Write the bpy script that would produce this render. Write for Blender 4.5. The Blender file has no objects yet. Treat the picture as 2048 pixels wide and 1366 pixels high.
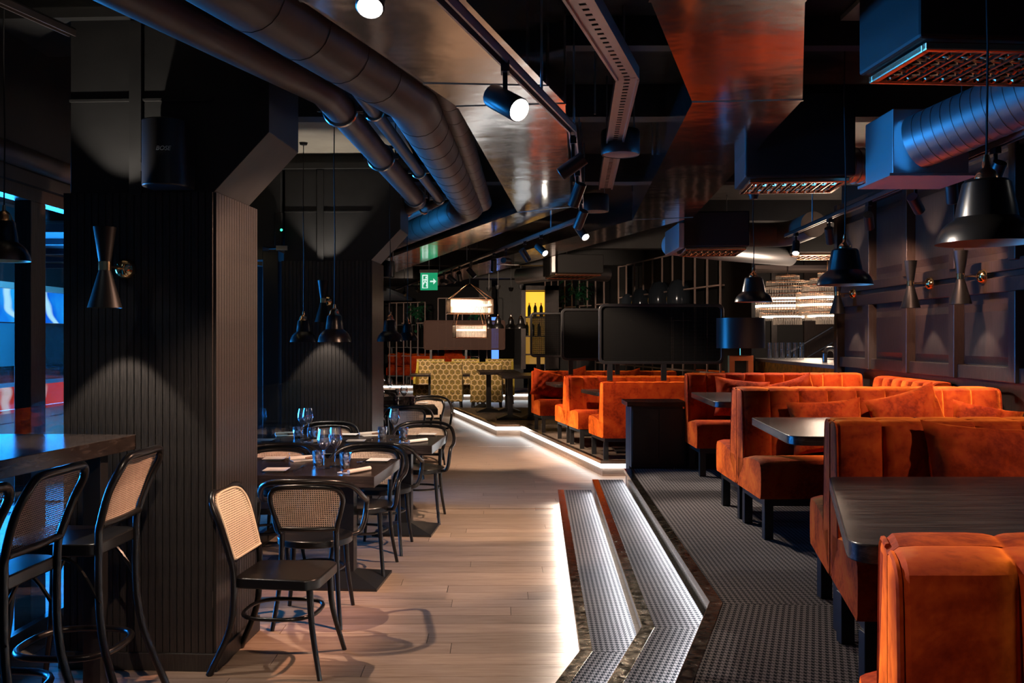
import bpy, math, random
from mathutils import Vector, Matrix
random.seed(7)
R = math.radians
PI = math.pi
scene = bpy.context.scene
COL = scene.collection

# ------------------------------------------------------------------ camera
FPX, HZ, CZ = 1850.0, 674.0, 1.6          # focal length in px of the 2048 px frame, horizon row, eye height
cam_d = bpy.data.cameras.new('camera')
cam = bpy.data.objects.new('camera', cam_d)
COL.objects.link(cam)
cam_d.sensor_width = 36.0
cam_d.lens = 36.0 * FPX / 2048.0
cam_d.shift_y = (HZ - 683.0) / 2048.0
cam_d.clip_start = 0.05
cam_d.clip_end = 200
cam.location = (0, 0, CZ)
cam.rotation_euler = (PI / 2, 0, 0)
scene.camera = cam

# ------------------------------------------------------------------ world, exposure
world = bpy.data.worlds.new('world')
scene.world = world
world.use_nodes = True
world.node_tree.nodes['Background'].inputs[0].default_value = (0.42, 0.62, 1.0, 1)
world.node_tree.nodes['Background'].inputs[1].default_value = 0.035
vs = scene.view_settings
vs.view_transform = 'Standard'
vs.look = 'None'
vs.gamma = 1.0
vs.use_curve_mapping = False
vs.exposure = 0.0
scene.cycles.use_denoising = True
scene.cycles.max_bounces = 4
scene.cycles.diffuse_bounces = 2
scene.cycles.use_adaptive_sampling = True
scene.cycles.adaptive_threshold = 0.08
scene.cycles.glossy_bounces = 3
scene.cycles.transparent_max_bounces = 10
scene.cycles.caustics_reflective = False
scene.cycles.caustics_refractive = False
scene.cycles.sample_clamp_indirect = 4.0


def light(kind, name, loc, power, color, target=None, size=0.05, cone=60, blend=0.4, sy=None):
    d = bpy.data.lights.new(name, kind)
    d.energy = power
    d.color = color
    if kind == 'SPOT':
        d.spot_size = R(cone)
        d.spot_blend = blend
        d.shadow_soft_size = size
    elif kind == 'POINT':
        d.shadow_soft_size = size
    elif kind == 'AREA':
        d.shape = 'RECTANGLE'
        d.size = size
        d.size_y = sy or size
    o = bpy.data.objects.new(name, d)
    COL.objects.link(o)
    o.location = loc
    if target is not None:
        o.rotation_euler = (Vector(target) - Vector(loc)).to_track_quat('-Z', 'Y').to_euler()
    return o


WARM = (1.0, 0.74, 0.55)
AMBER = (1.0, 0.56, 0.37)
NEUT = (1.0, 0.86, 0.72)
COOL = (0.88, 0.95, 1.0)
BLUE = (0.03, 0.36, 1.0)
# blue arena light coming in through the windows on the left
light('AREA', 'arena_light', (-6.0, 5.7, 0.95), 190, BLUE, (-0.4, 3.0, 2.0), 2.2, sy=1.5).data.spread = R(88)
light('AREA', 'arena_light_far', (-5.6, 9.9, 1.0), 560, BLUE, (-0.4, 8.2, 2.6), 2.8, sy=1.5).data.spread = R(125)


# ------------------------------------------------------------------ materials
class NT:
    def __init__(s, name):
        s.m = bpy.data.materials.new(name)
        s.m.use_nodes = True
        s.t = s.m.node_tree
        s.n = s.t.nodes
        s.b = s.n['Principled BSDF']
        s.out = s.n['Material Output']

    def new(s, typ, **kw):
        n = s.n.new(typ)
        for k, v in kw.items():
            setattr(n, k, v)
        return n

    def link(s, a, b):
        s.t.links.new(a, b)

    def val(s, sock, v):
        if hasattr(v, 'is_linked') or isinstance(v, bpy.types.NodeSocket):
            s.link(v, sock)
        else:
            sock.default_value = v

    def math(s, op, a, b=None, c=None):
        n = s.new('ShaderNodeMath', operation=op)
        s.val(n.inputs[0], a)
        if b is not None:
            s.val(n.inputs[1], b)
        if c is not None:
            s.val(n.inputs[2], c)
        return n.outputs[0]

    def coord(s, which='Object'):
        return s.new('ShaderNodeTexCoord').outputs[which]

    def mapping(s, vec, scale=(1, 1, 1), loc=(0, 0, 0)):
        n = s.new('ShaderNodeMapping')
        s.link(vec, n.inputs['Vector'])
        n.inputs['Scale'].default_value = scale
        n.inputs['Location'].default_value = loc
        return n.outputs[0]

    def noise(s, vec, scale, detail=4, rough=0.55, dist=0.0):
        n = s.new('ShaderNodeTexNoise')
        s.link(vec, n.inputs['Vector'])
        n.inputs['Scale'].default_value = scale
        n.inputs['Detail'].default_value = detail
        n.inputs['Roughness'].default_value = rough
        n.inputs['Distortion'].default_value = dist
        return n.outputs[0]

    def ramp(s, fac, stops):
        n = s.new('ShaderNodeValToRGB')
        s.link(fac, n.inputs[0])
        el = n.color_ramp.elements
        while len(el) < len(stops):
            el.new(0.5)
        for e, (p, c) in zip(el, stops):
            e.position = p
            e.color = (c[0], c[1], c[2], 1) if len(c) == 3 else c
        return n.outputs[0]

    def mixc(s, fac, a, b):
        n = s.new('ShaderNodeMix', data_type='RGBA')
        s.val(n.inputs[0], fac)
        s.val(n.inputs[6], a if not isinstance(a, tuple) else (a[0], a[1], a[2], 1))
        s.val(n.inputs[7], b if not isinstance(b, tuple) else (b[0], b[1], b[2], 1))
        return n.outputs[2]

    def bump(s, h, strength=0.2, dist=0.01):
        n = s.new('ShaderNodeBump')
        s.link(h, n.inputs['Height'])
        n.inputs['Strength'].default_value = strength
        n.inputs['Distance'].default_value = dist
        s.link(n.outputs[0], s.b.inputs['Normal'])

    def set(s, base=None, rough=None, metal=None, spec=None, **kw):
        i = s.b.inputs
        if base is not None:
            s.val(i['Base Color'], base if not isinstance(base, tuple) else (base[0], base[1], base[2], 1))
        if rough is not None:
            s.val(i['Roughness'], rough)
        if metal is not None:
            i['Metallic'].default_value = metal
        if spec is not None:
            i['Specular IOR Level'].default_value = spec
        for k, v in kw.items():
            i[k.replace('_', ' ')].default_value = v
        return s


M = {}


def plain(name, base, rough=0.5, metal=0.0, spec=0.5, nscale=0, namp=0.15, bump=0.0, bscale=60):
    t = NT(name)
    t.set(base, rough, metal, spec)
    if nscale:
        c = t.coord()
        n = t.noise(c, nscale)
        lo = tuple(x * (1 - namp) for x in base)
        hi = tuple(min(1, x * (1 + namp)) for x in base)
        t.val(t.b.inputs['Base Color'], t.ramp(n, [(0.3, lo), (0.7, hi)]))
    if bump:
        c = t.coord()
        t.bump(t.noise(c, bscale, 5), bump, 0.004)
    M[name] = t.m
    return t


plain('black_paint', (0.019, 0.0195, 0.020), 0.55, 0, 0.4, 8, 0.15, 0.05, 40)
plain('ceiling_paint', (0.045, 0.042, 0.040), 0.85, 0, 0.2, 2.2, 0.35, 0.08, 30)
plain('pale_lit_ceiling', (0.34, 0.32, 0.27), 0.8, 0, 0.3, 3, 0.12, 0.05, 30)  # paler tone that paints the pools of light on the dark ceiling
plain('black_lacquer', (0.0065, 0.006, 0.006), 0.28, 0, 0.5)
plain('black_metal', (0.012, 0.012, 0.013), 0.36, 0, 0.5)
plain('matte_black', (0.008, 0.008, 0.008), 0.6, 0, 0.35)
plain('screen_black', (0.003, 0.003, 0.003), 0.75, 0, 0.12)
plain('dark_room', (0.012, 0.011, 0.011), 0.7, 0, 0.3)
plain('pipe_paint', (0.080, 0.058, 0.047), 0.48, 0, 0.45, 5, 0.22, 0.12, 18)
plain('bright_clamp', (0.6, 0.58, 0.55), 0.25, 1.0)
plain('steel_thin', (0.45, 0.45, 0.46), 0.3, 1.0)
plain('brass', (0.86, 0.60, 0.30), 0.13, 1.0)
plain('copper', (0.86, 0.47, 0.27), 0.2, 1.0)
plain('rose_paint', (0.34, 0.25, 0.22), 0.42)
plain('riser_bronze', (0.50, 0.40, 0.31), 0.16, 1.0)
plain('pinkish_metal', (0.42, 0.33, 0.30), 0.35, 1.0)
plain('white_china', (0.86, 0.85, 0.82), 0.3)
plain('napkin_cloth', (0.74, 0.70, 0.66), 0.85)
plain('knife_handle', (0.13, 0.06, 0.035), 0.35)
plain('cutlery', (0.7, 0.7, 0.7), 0.15, 1.0)
plain('lamp_inside', (0.75, 0.42, 0.25), 0.45)
plain('orange_lacquer', (0.50, 0.15, 0.035), 0.35)
plain('green_leaf', (0.012, 0.09, 0.035), 0.5, 0, 0.4, 12, 0.4)
plain('sign_green', (0.01, 0.30, 0.14), 0.4)
plain('sign_white', (0.8, 0.85, 0.82), 0.5)
plain('spiral_duct', (0.52, 0.52, 0.53), 0.38, 0.85)
plain('foil_duct', (0.62, 0.55, 0.50), 0.32, 0.9, 0.5, 0, 0, 0.7, 9)
plain('duct_paint', (0.05, 0.05, 0.05), 0.5)
plain('vase_glaze', (0.035, 0.045, 0.06), 0.15, 0.3)
plain('bottle_glass', (0.012, 0.02, 0.012), 0.08)
plain('gold_band', (0.62, 0.36, 0.05), 0.28, 0.9, 0.5, 14, 0.5, 0.6, 14)
plain('counter_top', (0.20, 0.18, 0.17), 0.3)
plain('slat_blue', (0.02, 0.07, 0.11), 0.6)
plain('light_floor', (0.34, 0.29, 0.24), 0.5)
plain('arena_blue', (0.10, 0.42, 0.62), 0.7)
plain('arena_dark', (0.02, 0.03, 0.04), 0.7)
plain('rubber', (0.01, 0.01, 0.01), 0.8)

# vertical-grain black stained timber
t = NT('black_timber')
c = t.mapping(t.coord(), (60, 60, 3))
n = t.noise(c, 3.0, 6, 0.6)
t.set(t.ramp(n, [(0.3, (0.017, 0.0155, 0.0150)), (0.75, (0.044, 0.038, 0.035))]), 0.36, 0, 0.45)
t.bump(n, 0.55, 0.004)
M['black_timber'] = t.m

# dark table tops, grain along local x
t = NT('table_wood')
c = t.mapping(t.coord(), (2.0, 26, 26))
n = t.noise(c, 2.2, 7, 0.62, 0.6)
t.set(t.ramp(n, [(0.35, (0.012, 0.009, 0.008)), (0.55, (0.030, 0.022, 0.019)), (0.8, (0.075, 0.058, 0.05))]), 0.27, 0, 0.28)
t.bump(n, 0.10, 0.002)
M['table_wood'] = t.m

t = NT('table_wood_long')
c = t.mapping(t.coord(), (26, 2.0, 26))
n = t.noise(c, 2.2, 7, 0.62, 0.6)
t.set(t.ramp(n, [(0.35, (0.012, 0.009, 0.008)), (0.55, (0.028, 0.021, 0.018)), (0.8, (0.065, 0.05, 0.043))]), 0.25, 0, 0.4)
M['table_wood_long'] = t.m

# wall panelling, brown-black oak
t = NT('dark_oak')
c = t.mapping(t.coord(), (40, 40, 3.5))
n = t.noise(c, 2.5, 6, 0.6, 0.3)
t.set(t.ramp(n, [(0.3, (0.016, 0.0105, 0.009)), (0.75, (0.044, 0.030, 0.026))]), 0.36, 0, 0.35)
t.bump(n, 0.35, 0.003)
M['dark_oak'] = t.m

# floor planks: grain along local x, tone differs from plank to plank
t = NT('floor_oak')
oi = t.new('ShaderNodeObjectInfo')
rnd = oi.outputs['Random']
vm = t.new('ShaderNodeVectorMath', operation='ADD')
t.link(t.coord(), vm.inputs[0])
cx = t.new('ShaderNodeCombineXYZ')
t.link(t.math('MULTIPLY', rnd, 37.0), cx.inputs[0])
t.link(t.math('MULTIPLY', rnd, 91.0), cx.inputs[1])
t.link(cx.outputs[0], vm.inputs[1])
c = t.mapping(vm.outputs[0], (1.3, 16, 16))
n = t.noise(c, 2.6, 7, 0.6, 0.5)
n2 = t.noise(vm.outputs[0], 1.6, 3)
base = t.ramp(n, [(0.25, (0.21, 0.135, 0.095)), (0.45, (0.37, 0.255, 0.185)), (0.75, (0.49, 0.36, 0.27))])
base = t.mixc(t.math('MULTIPLY', n2, 0.35), base, (0.25, 0.155, 0.11))
hv = t.new('ShaderNodeHueSaturation')
t.link(base, hv.inputs['Color'])
t.link(t.math('MULTIPLY_ADD', rnd, 0.34, 0.82), hv.inputs['Value'])
t.set(hv.outputs[0], 0.42, 0, 0.4)
t.bump(n, 0.10, 0.002)
M['floor_oak'] = t.m

# dark planks on the lit platforms
t = NT('platform_oak')
c = t.mapping(t.coord(), (16, 1.3, 16))
n = t.noise(c, 2.2, 6, 0.6, 0.5)
t.set(t.ramp(n, [(0.3, (0.09, 0.065, 0.05)), (0.75, (0.22, 0.165, 0.125))]), 0.45)
M['platform_oak'] = t.m

# houndstooth carpet (UV in metres)
t = NT('houndstooth_carpet')
uv = t.new('ShaderNodeUVMap').outputs[0]
sp = t.new('ShaderNodeSeparateXYZ')
t.link(uv, sp.inputs[0])
P8 = 8.0 / 0.026
ix = t.math('FLOOR', t.math('MULTIPLY', sp.outputs[0], P8))
iy = t.math('FLOOR', t.math('MULTIPLY', sp.outputs[1], P8 * 0.8))
wx = t.math('LESS_THAN', t.math('FLOORED_MODULO', ix, 8.0), 4.0)
wy = t.math('LESS_THAN', t.math('FLOORED_MODULO', iy, 8.0), 4.0)
tw = t.math('LESS_THAN', t.math('FLOORED_MODULO', t.math('ADD', ix, iy), 4.0), 2.0)
pat = t.math('ADD', t.math('MULTIPLY', tw, wx), t.math('MULTIPLY', t.math('SUBTRACT', 1.0, tw), wy))
fib = t.noise(uv, 700, 2)
colr = t.mixc(pat, (0.235, 0.205, 0.205), (0.010, 0.011, 0.015))
colr = t.mixc(t.math('MULTIPLY', fib, 0.25), colr, (0.05, 0.05, 0.055))
t.set(colr, 0.95, 0, 0.1)
t.bump(fib, 0.4, 0.003)
M['houndstooth_carpet'] = t.m

# rust-orange crushed velvet: matt pile plus a fibre sheen lobe
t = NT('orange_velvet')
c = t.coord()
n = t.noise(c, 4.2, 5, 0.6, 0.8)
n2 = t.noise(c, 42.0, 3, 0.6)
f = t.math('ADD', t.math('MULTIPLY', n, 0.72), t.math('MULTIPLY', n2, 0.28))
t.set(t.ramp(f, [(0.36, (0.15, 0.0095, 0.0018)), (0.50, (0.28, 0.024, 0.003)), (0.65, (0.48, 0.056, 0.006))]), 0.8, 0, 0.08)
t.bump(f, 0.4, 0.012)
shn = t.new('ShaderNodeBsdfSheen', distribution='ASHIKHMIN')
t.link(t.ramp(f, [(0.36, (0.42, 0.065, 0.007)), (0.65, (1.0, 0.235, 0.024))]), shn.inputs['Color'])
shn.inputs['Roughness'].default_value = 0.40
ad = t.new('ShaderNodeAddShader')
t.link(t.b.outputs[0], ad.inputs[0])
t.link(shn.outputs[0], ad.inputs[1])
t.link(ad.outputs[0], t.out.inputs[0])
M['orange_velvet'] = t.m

# yellow chair fabric with a honeycomb print (local x and z)
t = NT('honeycomb_fabric')
sp = t.new('ShaderNodeSeparateXYZ')
t.link(t.coord(), sp.inputs[0])
S = 1.0 / 0.125
px_ = t.math('MULTIPLY', t.math('ADD', sp.outputs[0], 5.0), S)
py_ = t.math('MULTIPLY', t.math('ADD', sp.outputs[2], 5.0), S)


def hexcell(ox, oy):
    a = t.math('SUBTRACT', t.math('FLOORED_MODULO', t.math('ADD', px_, ox), 1.0), 0.5)
    b = t.math('SUBTRACT', t.math('FLOORED_MODULO', t.math('ADD', py_, oy), 1.7320508), 0.8660254)
    a = t.math('ABSOLUTE', a)
    b = t.math('ABSOLUTE', b)
    return t.math('MAXIMUM', a, t.math('ADD', t.math('MULTIPLY', a, 0.5), t.math('MULTIPLY', b, 0.8660254)))


d = t.math('MINIMUM', hexcell(0.0, 0.0), hexcell(0.5, 0.8660254))
line = t.math('GREATER_THAN', d, 0.415)
nn = t.noise(t.coord(), 30, 3)
inner = t.ramp(nn, [(0.3, (0.06, 0.036, 0.003)), (0.7, (0.26, 0.165, 0.006))])
t.set(t.mixc(line, inner, (0.50, 0.34, 0.15)), 0.6)
t.b.inputs['Sheen Weight'].default_value = 0.4
M['honeycomb_fabric'] = t.m
plain('yellow_velvet', (0.36, 0.27, 0.03), 0.6, 0, 0.3, 20, 0.3)

# cane webbing
t = NT('cane')
n = t.noise(t.coord(), 90, 3)
t.set(t.ramp(n, [(0.3, (0.68, 0.50, 0.37)), (0.7, (0.88, 0.70, 0.55))]), 0.5)
M['cane'] = t.m
plain('pale_cane', (0.80, 0.68, 0.52), 0.5, 0, 0.4, 90, 0.12)

# polished sheet-steel ducts
t = NT('polished_steel')
n = t.noise(t.coord(), 2.4, 3, 0.5)
t.set((0.88, 0.82, 0.76), 0.13, 1.0)
t.bump(n, 0.10, 0.05)
M['polished_steel'] = t.m

# dark patinated bronze nosing
t = NT('bronze_nosing')
n = t.noise(t.coord(), 22, 5, 0.65, 1.0)
t.set(t.ramp(n, [(0.35, (0.10, 0.085, 0.06)), (0.7, (0.34, 0.27, 0.19))]), t.ramp(n, [(0.3, (0.12,) * 3), (0.8, (0.32,) * 3)]), 1.0)
t.bump(n, 0.25, 0.006)
M['bronze_nosing'] = t.m
plain('edge_bronze', (0.72, 0.56, 0.42), 0.22, 1.0)


def emit(name, col, strength):
    t = NT(name)
    t.set((0.02, 0.02, 0.02), 0.5)
    t.b.inputs['Emission Color'].default_value = (col[0], col[1], col[2], 1)
    t.b.inputs['Emission Strength'].default_value = strength
    M[name] = t.m


emit('led_white', (0.86, 0.95, 1.0), 105.0)
emit('led_profile', (0.86, 0.95, 1.0), 9.0)
emit('spot_face', (1.0, 0.95, 0.85), 28.0)
emit('crystal_light', (1.0, 0.80, 0.62), 2.4)
emit('crystal_dim', (1.0, 0.84, 0.70), 4.0)
emit('niche_dim', (1.0, 0.50, 0.08), 0.30)
emit('niche_glow', (1.0, 0.45, 0.03), 1.5)
emit('blue_screen', (0.10, 0.28, 1.0), 1.6)
emit('sign_glow', (0.02, 0.55, 0.24), 0.55)
emit('sign_mark', (0.75, 1.0, 0.88), 0.9)
emit('till_screen', (0.05, 0.25, 1.0), 2.5)
emit('bulb_glow', (1.0, 0.74, 0.42), 9.0)
emit('warm_strip', (1.0, 0.8, 0.4), 2.0)
emit('green_led', (0.05, 1.0, 0.5), 2.0)


def screen(name, bg, bg2, fg, strength):
    t = NT(name)
    c = t.coord('Object')
    w = t.new('ShaderNodeTexWave', wave_type='RINGS', rings_direction='SPHERICAL')
    t.link(t.mapping(c, (1.0, 0.55, 1.5)), w.inputs['Vector'])
    w.inputs['Scale'].default_value = 0.55
    w.inputs['Distortion'].default_value = 9.0
    w.inputs['Detail'].default_value = 2.0
    w.inputs['Detail Scale'].default_value = 0.8
    b = t.ramp(t.noise(c, 0.8, 3), [(0.35, bg), (0.65, bg2)])
    col = t.mixc(t.ramp(w.outputs[1], [(0.80, (0, 0, 0)), (0.97, (1, 1, 1))]), b, fg)
    t.set((0.02, 0.02, 0.02), 0.4)
    t.link(col, t.b.inputs['Emission Color'])
    t.b.inputs['Emission Strength'].default_value = strength
    M[name] = t.m


screen('ribbon_blue', (0.0, 0.10, 0.75), (0.02, 0.42, 0.95), (0.55, 0.85, 1.0), 1.3)
screen('ribbon_red', (0.62, 0.015, 0.012), (0.80, 0.05, 0.03), (1.0, 0.65, 0.62), 0.8)

# glass: thin panes and table glass that let light through
for nm, tint, gl in (('pane_glass', (0.80, 0.90, 0.95), 0.10), ('clear_glass', (0.96, 0.98, 1.0), 0.62), ('cut_glass', (0.60, 0.66, 0.72), 0.62), ):
    t = NT(nm)
    for nd in [t.b]:
        t.n.remove(nd)
    tr = t.new('ShaderNodeBsdfTransparent')
    tr.inputs[0].default_value = (*tint, 1)
    gs = t.new('ShaderNodeBsdfGlossy')
    gs.inputs['Roughness'].default_value = 0.02 if nm == 'pane_glass' else 0.13
    lw = t.new('ShaderNodeLayerWeight')
    lw.inputs[0].default_value = 0.35
    mx = t.new('ShaderNodeMixShader')
    fac = t.math('MULTIPLY_ADD', lw.outputs['Facing'], gl * 1.6, gl * (0.75 if nm == 'cut_glass' else 0.22))
    t.link(fac, mx.inputs[0])
    t.link(tr.outputs[0], mx.inputs[1])
    t.link(gs.outputs[0], mx.inputs[2])
    t.link(mx.outputs[0], t.out.inputs[0])
    M[nm] = t.m


t = NT('crystal')
tr = t.new('ShaderNodeBsdfTransparent')
tr.inputs[0].default_value = (0.95, 0.92, 0.88, 1)
t.set((0.75, 0.68, 0.62), 0.08, 0, 0.8)
mx = t.new('ShaderNodeMixShader')
mx.inputs[0].default_value = 0.20
t.link(tr.outputs[0], mx.inputs[1])
t.link(t.b.outputs[0], mx.inputs[2])
t.link(mx.outputs[0], t.out.inputs[0])
M['crystal'] = t.m
plain('brown_weave', (0.075, 0.036, 0.026), 0.6, 0, 0.2)
plain('sconce_black', (0.005, 0.005, 0.005), 0.42, 0, 0.25)


# ------------------------------------------------------------------ geometry helpers
class MB:
    def __init__(s):
        s.v = []
        s.f = []

    def add(s, vs_, fs_):
        o = len(s.v)
        s.v += [tuple(p) for p in vs_]
        s.f += [tuple(i + o for i in f_) for f_ in fs_]
        return s

    def box(s, x0, y0, z0, x1, y1, z1, mat=None):
        p = [Vector((x, y, z)) for z in (z0, z1) for y in (y0, y1) for x in (x0, x1)]
        if mat is not None:
            p = [mat @ q for q in p]
        return s.add(p, [(0, 2, 3, 1), (4, 5, 7, 6), (0, 1, 5, 4), (2, 6, 7, 3), (0, 4, 6, 2), (1, 3, 7, 5)])

    def prism(s, poly, z0, z1):
        n = len(poly)
        ar = sum(poly[i][0] * poly[(i + 1) % n][1] - poly[(i + 1) % n][0] * poly[i][1] for i in range(n))
        if ar < 0:
            poly = poly[::-1]
        vs_ = [(p[0], p[1], z0) for p in poly] + [(p[0], p[1], z1) for p in poly]
        fs_ = [tuple(range(n - 1, -1, -1)), tuple(range(n, 2 * n))]
        fs_ += [(i, (i + 1) % n, n + (i + 1) % n, n + i) for i in range(n)]
        return s.add(vs_, fs_)

    def tube(s, path, r, n=8, closed=False, caps=True):
        P = [Vector(p) for p in path]
        k = len(P)
        rs = r if isinstance(r, (list, tuple)) else [r] * k
        T = []
        for i in range(k):
            a = P[(i - 1) % k] if (closed or i > 0) else P[i]
            b = P[(i + 1) % k] if (closed or i < k - 1) else P[i]
            T.append((b - a).normalized())
        up = Vector((0, 0, 1)) if abs(T[0].z) < 0.9 else Vector((1, 0, 0))
        u = (up - T[0] * up.dot(T[0])).normalized()
        vs_ = []
        for i in range(k):
            u = (u - T[i] * u.dot(T[i]))
            u.normalize()
            w = T[i].cross(u)
            for j in range(n):
                a = 2 * PI * j / n
                vs_.append(P[i] + (u * math.cos(a) + w * math.sin(a)) * rs[i])
        fs_ = []
        for i in range(k if closed else k - 1):
            i2 = (i + 1) % k
            for j in range(n):
                j2 = (j + 1) % n
                fs_.append((i * n + j, i * n + j2, i2 * n + j2, i2 * n + j))
        if caps and not closed:
            fs_.append(tuple(range(n - 1, -1, -1)))
            fs_.append(tuple((k - 1) * n + j for j in range(n)))
        return s.add(vs_, fs_)

    def lathe(s, prof, n=24, mat=None, cap0=False, cap1=False):
        vs_ = []
        for r_, z_ in prof:
            for j in range(n):
                a = 2 * PI * j / n
                p = Vector((r_ * math.cos(a), r_ * math.sin(a), z_))
                vs_.append(mat @ p if mat is not None else p)
        fs_ = []
        for i in range(len(prof) - 1):
            for j in range(n):
                j2 = (j + 1) % n
                fs_.append((i * n + j, i * n + j2, (i + 1) * n + j2, (i + 1) * n + j))
        if cap0:
            fs_.append(tuple(range(n - 1, -1, -1)))
        if cap1:
            fs_.append(tuple((len(prof) - 1) * n + j for j in range(n)))
        return s.add(vs_, fs_)

    def grid(s, nu, nv, fn):
        o = len(s.v)
        for i in range(nu + 1):
            for j in range(nv + 1):
                s.v.append(tuple(fn(i / nu, j / nv)))
        for i in range(nu):
            for j in range(nv):
                a = o + i * (nv + 1) + j
                s.f.append((a, a + nv + 1, a + nv + 2, a + 1))
        return s

    def cane(s, nu, nv, fn, inside, hole=0.30):
        """webbing: every cell of the grid is a square with an eight-sided hole"""
        idx = {}

        def vert(u, v):
            k = (round(u * 4096), round(v * 4096))
            if k not in idx:
                idx[k] = len(s.v)
                s.v.append(tuple(fn(u, v)))
            return idx[k]
        du, dv = 1 / nu, 1 / nv
        for i in range(nu):
            for j in range(nv):
                uc, vc = (i + .5) * du, (j + .5) * dv
                if not inside(uc, vc):
                    continue
                c_ = [vert(i * du, j * dv), vert((i + 1) * du, j * dv), vert((i + 1) * du, (j + 1) * dv), vert(i * du, (j + 1) * dv)]
                h_ = []
                for k in range(8):
                    a = -PI * 5 / 8 - PI / 8 * 0 + k * PI / 4 - PI / 8 + PI / 8
                    h_.append(len(s.v))
                    s.v.append(tuple(fn(uc + math.cos(a) * hole * du, vc + math.sin(a) * hole * dv)))
                for k in range(4):
                    a0, a1, a2 = h_[(2 * k) % 8], h_[(2 * k + 1) % 8], h_[(2 * k + 2) % 8]
                    s.f.append((c_[k], c_[(k + 1) % 4], a1, a0))
                    s.f.append((c_[(k + 1) % 4], a2, a1))
        return s

    def mesh(s, name, mat, smooth=0, uvrot=None):
        me = bpy.data.meshes.new(name)
        me.from_pydata(s.v, [], s.f)
        me.materials.append(M[mat] if isinstance(mat, str) else mat)
        if uvrot is not None:
            ca, sa = math.cos(uvrot), math.sin(uvrot)
            ul = me.uv_layers.new(name='uv')
            for lp in me.loops:
                x, y, z = me.vertices[lp.vertex_index].co
                ul.data[lp.index].uv = (x * ca + y * sa + z, -x * sa + y * ca)
        if smooth:
            for p in me.polygons:
                p.use_smooth = True
            me.set_sharp_from_angle(angle=R(smooth))
        me.update()
        return me

    def build(s, name, mat, parent=None, smooth=0, bevel=0.0, loc=None, rot=None, uvrot=None, seg=2):
        o = bpy.data.objects.new(name, s.mesh(name, mat, smooth, uvrot))
        COL.objects.link(o)
        if parent is not None:
            o.parent = parent
        if loc is not None:
            o.location = loc
        if rot is not None:
            o.rotation_euler = rot
        if bevel:
            b = o.modifiers.new('bevel', 'BEVEL')
            b.width = bevel
            b.segments = seg
            b.limit_method = 'ANGLE'
            b.angle_limit = R(40)
        return o


def thing(name, label, cat, loc=(0, 0, 0), rz=0.0, group=None):
    o = bpy.data.objects.new(name, None)
    COL.objects.link(o)
    o.location = loc
    o.rotation_euler = (0, 0, rz)
    o.empty_display_size = 0.1
    return tag(o, label, cat, group)


def tag(o, label, cat, group=None, kind=None):
    if label:
        o['label'] = label
    if cat:
        o['category'] = cat
    if group:
        o['group'] = group
    if kind:
        o['kind'] = kind
    return o


def struct(o, label=None):
    o['kind'] = 'structure'
    if label:
        o['label'] = label
    return o


def root(name, label=None, loc=(0, 0, 0), rz=0):
    o = bpy.data.objects.new(name, None)
    COL.objects.link(o)
    o.location = loc
    o.rotation_euler = (0, 0, rz)
    return struct(o, label)


def inst(src, parent, loc, rot=(0, 0, 0), scale=None, name=None):
    """another object sharing src's mesh"""
    c_ = src.copy()
    if name:
        c_.name = name
    COL.objects.link(c_)
    c_.parent = parent
    c_.location = loc
    c_.rotation_euler = rot
    if scale:
        c_.scale = scale
    return c_


def dup(o, loc, rz, label, parent=None, group=None, scale=None):
    """copy a thing with its parts and sub-parts"""
    c_ = o.copy()
    COL.objects.link(c_)
    c_.parent = parent
    if loc is not None:
        c_.location = loc
        c_.rotation_euler = (0, 0, rz)
    if scale:
        c_.scale = scale
    if label:
        c_['label'] = label
    if group:
        c_['group'] = group
    for ch in list(o.children):
        dup(ch, None, 0, None, c_)
    return c_


def g(px, py, z):
    """point of the plane at height z seen at a pixel of the photograph (survey of the place)"""
    Y = FPX * (CZ - z) / (py - HZ)
    return ((px - 1024) / FPX * Y, Y, z)


def at(px, py, Y):
    return ((px - 1024) / FPX * Y, Y, CZ + (HZ - py) * Y / FPX)


def lerp(a, b, t_):
    return tuple(x + (y - x) * t_ for x, y in zip(a, b))


def smoothpath(pts, n=6, closed=False):
    """Catmull-Rom through the points"""
    P = [Vector(p) for p in pts]
    k = len(P)
    out = []
    rng = range(k if closed else k - 1)
    for i in rng:
        p0 = P[(i - 1) % k] if (closed or i > 0) else P[i] * 2 - P[i + 1]
        p1, p2 = P[i], P[(i + 1) % k]
        p3 = P[(i + 2) % k] if (closed or i < k - 2) else p2 * 2 - p1
        for j in range(n):
            t_ = j / n
            out.append(0.5 * ((2 * p1) + (-p0 + p2) * t_ + (2 * p0 - 5 * p1 + 4 * p2 - p3) * t_ ** 2 + (-p0 + 3 * p1 - 3 * p2 + p3) * t_ ** 3))
    if not closed:
        out.append(P[-1])
    return out


def offset_line(pts, d):
    """offset an open XY polyline to its right by d, mitred"""
    out = []
    n = len(pts)
    for i, p in enumerate(pts):
        ns = []
        if i > 0:
            a = Vector(pts[i][:2]) - Vector(pts[i - 1][:2])
            a.normalize()
            ns.append(Vector((a.y, -a.x)))
        if i < n - 1:
            a = Vector(pts[i + 1][:2]) - Vector(pts[i][:2])
            a.normalize()
            ns.append(Vector((a.y, -a.x)))
        m_ = sum(ns, Vector((0, 0))) / len(ns)
        m_ = m_ / m_.length_squared
        out.append((p[0] + m_.x * d, p[1] + m_.y * d))
    return out

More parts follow.
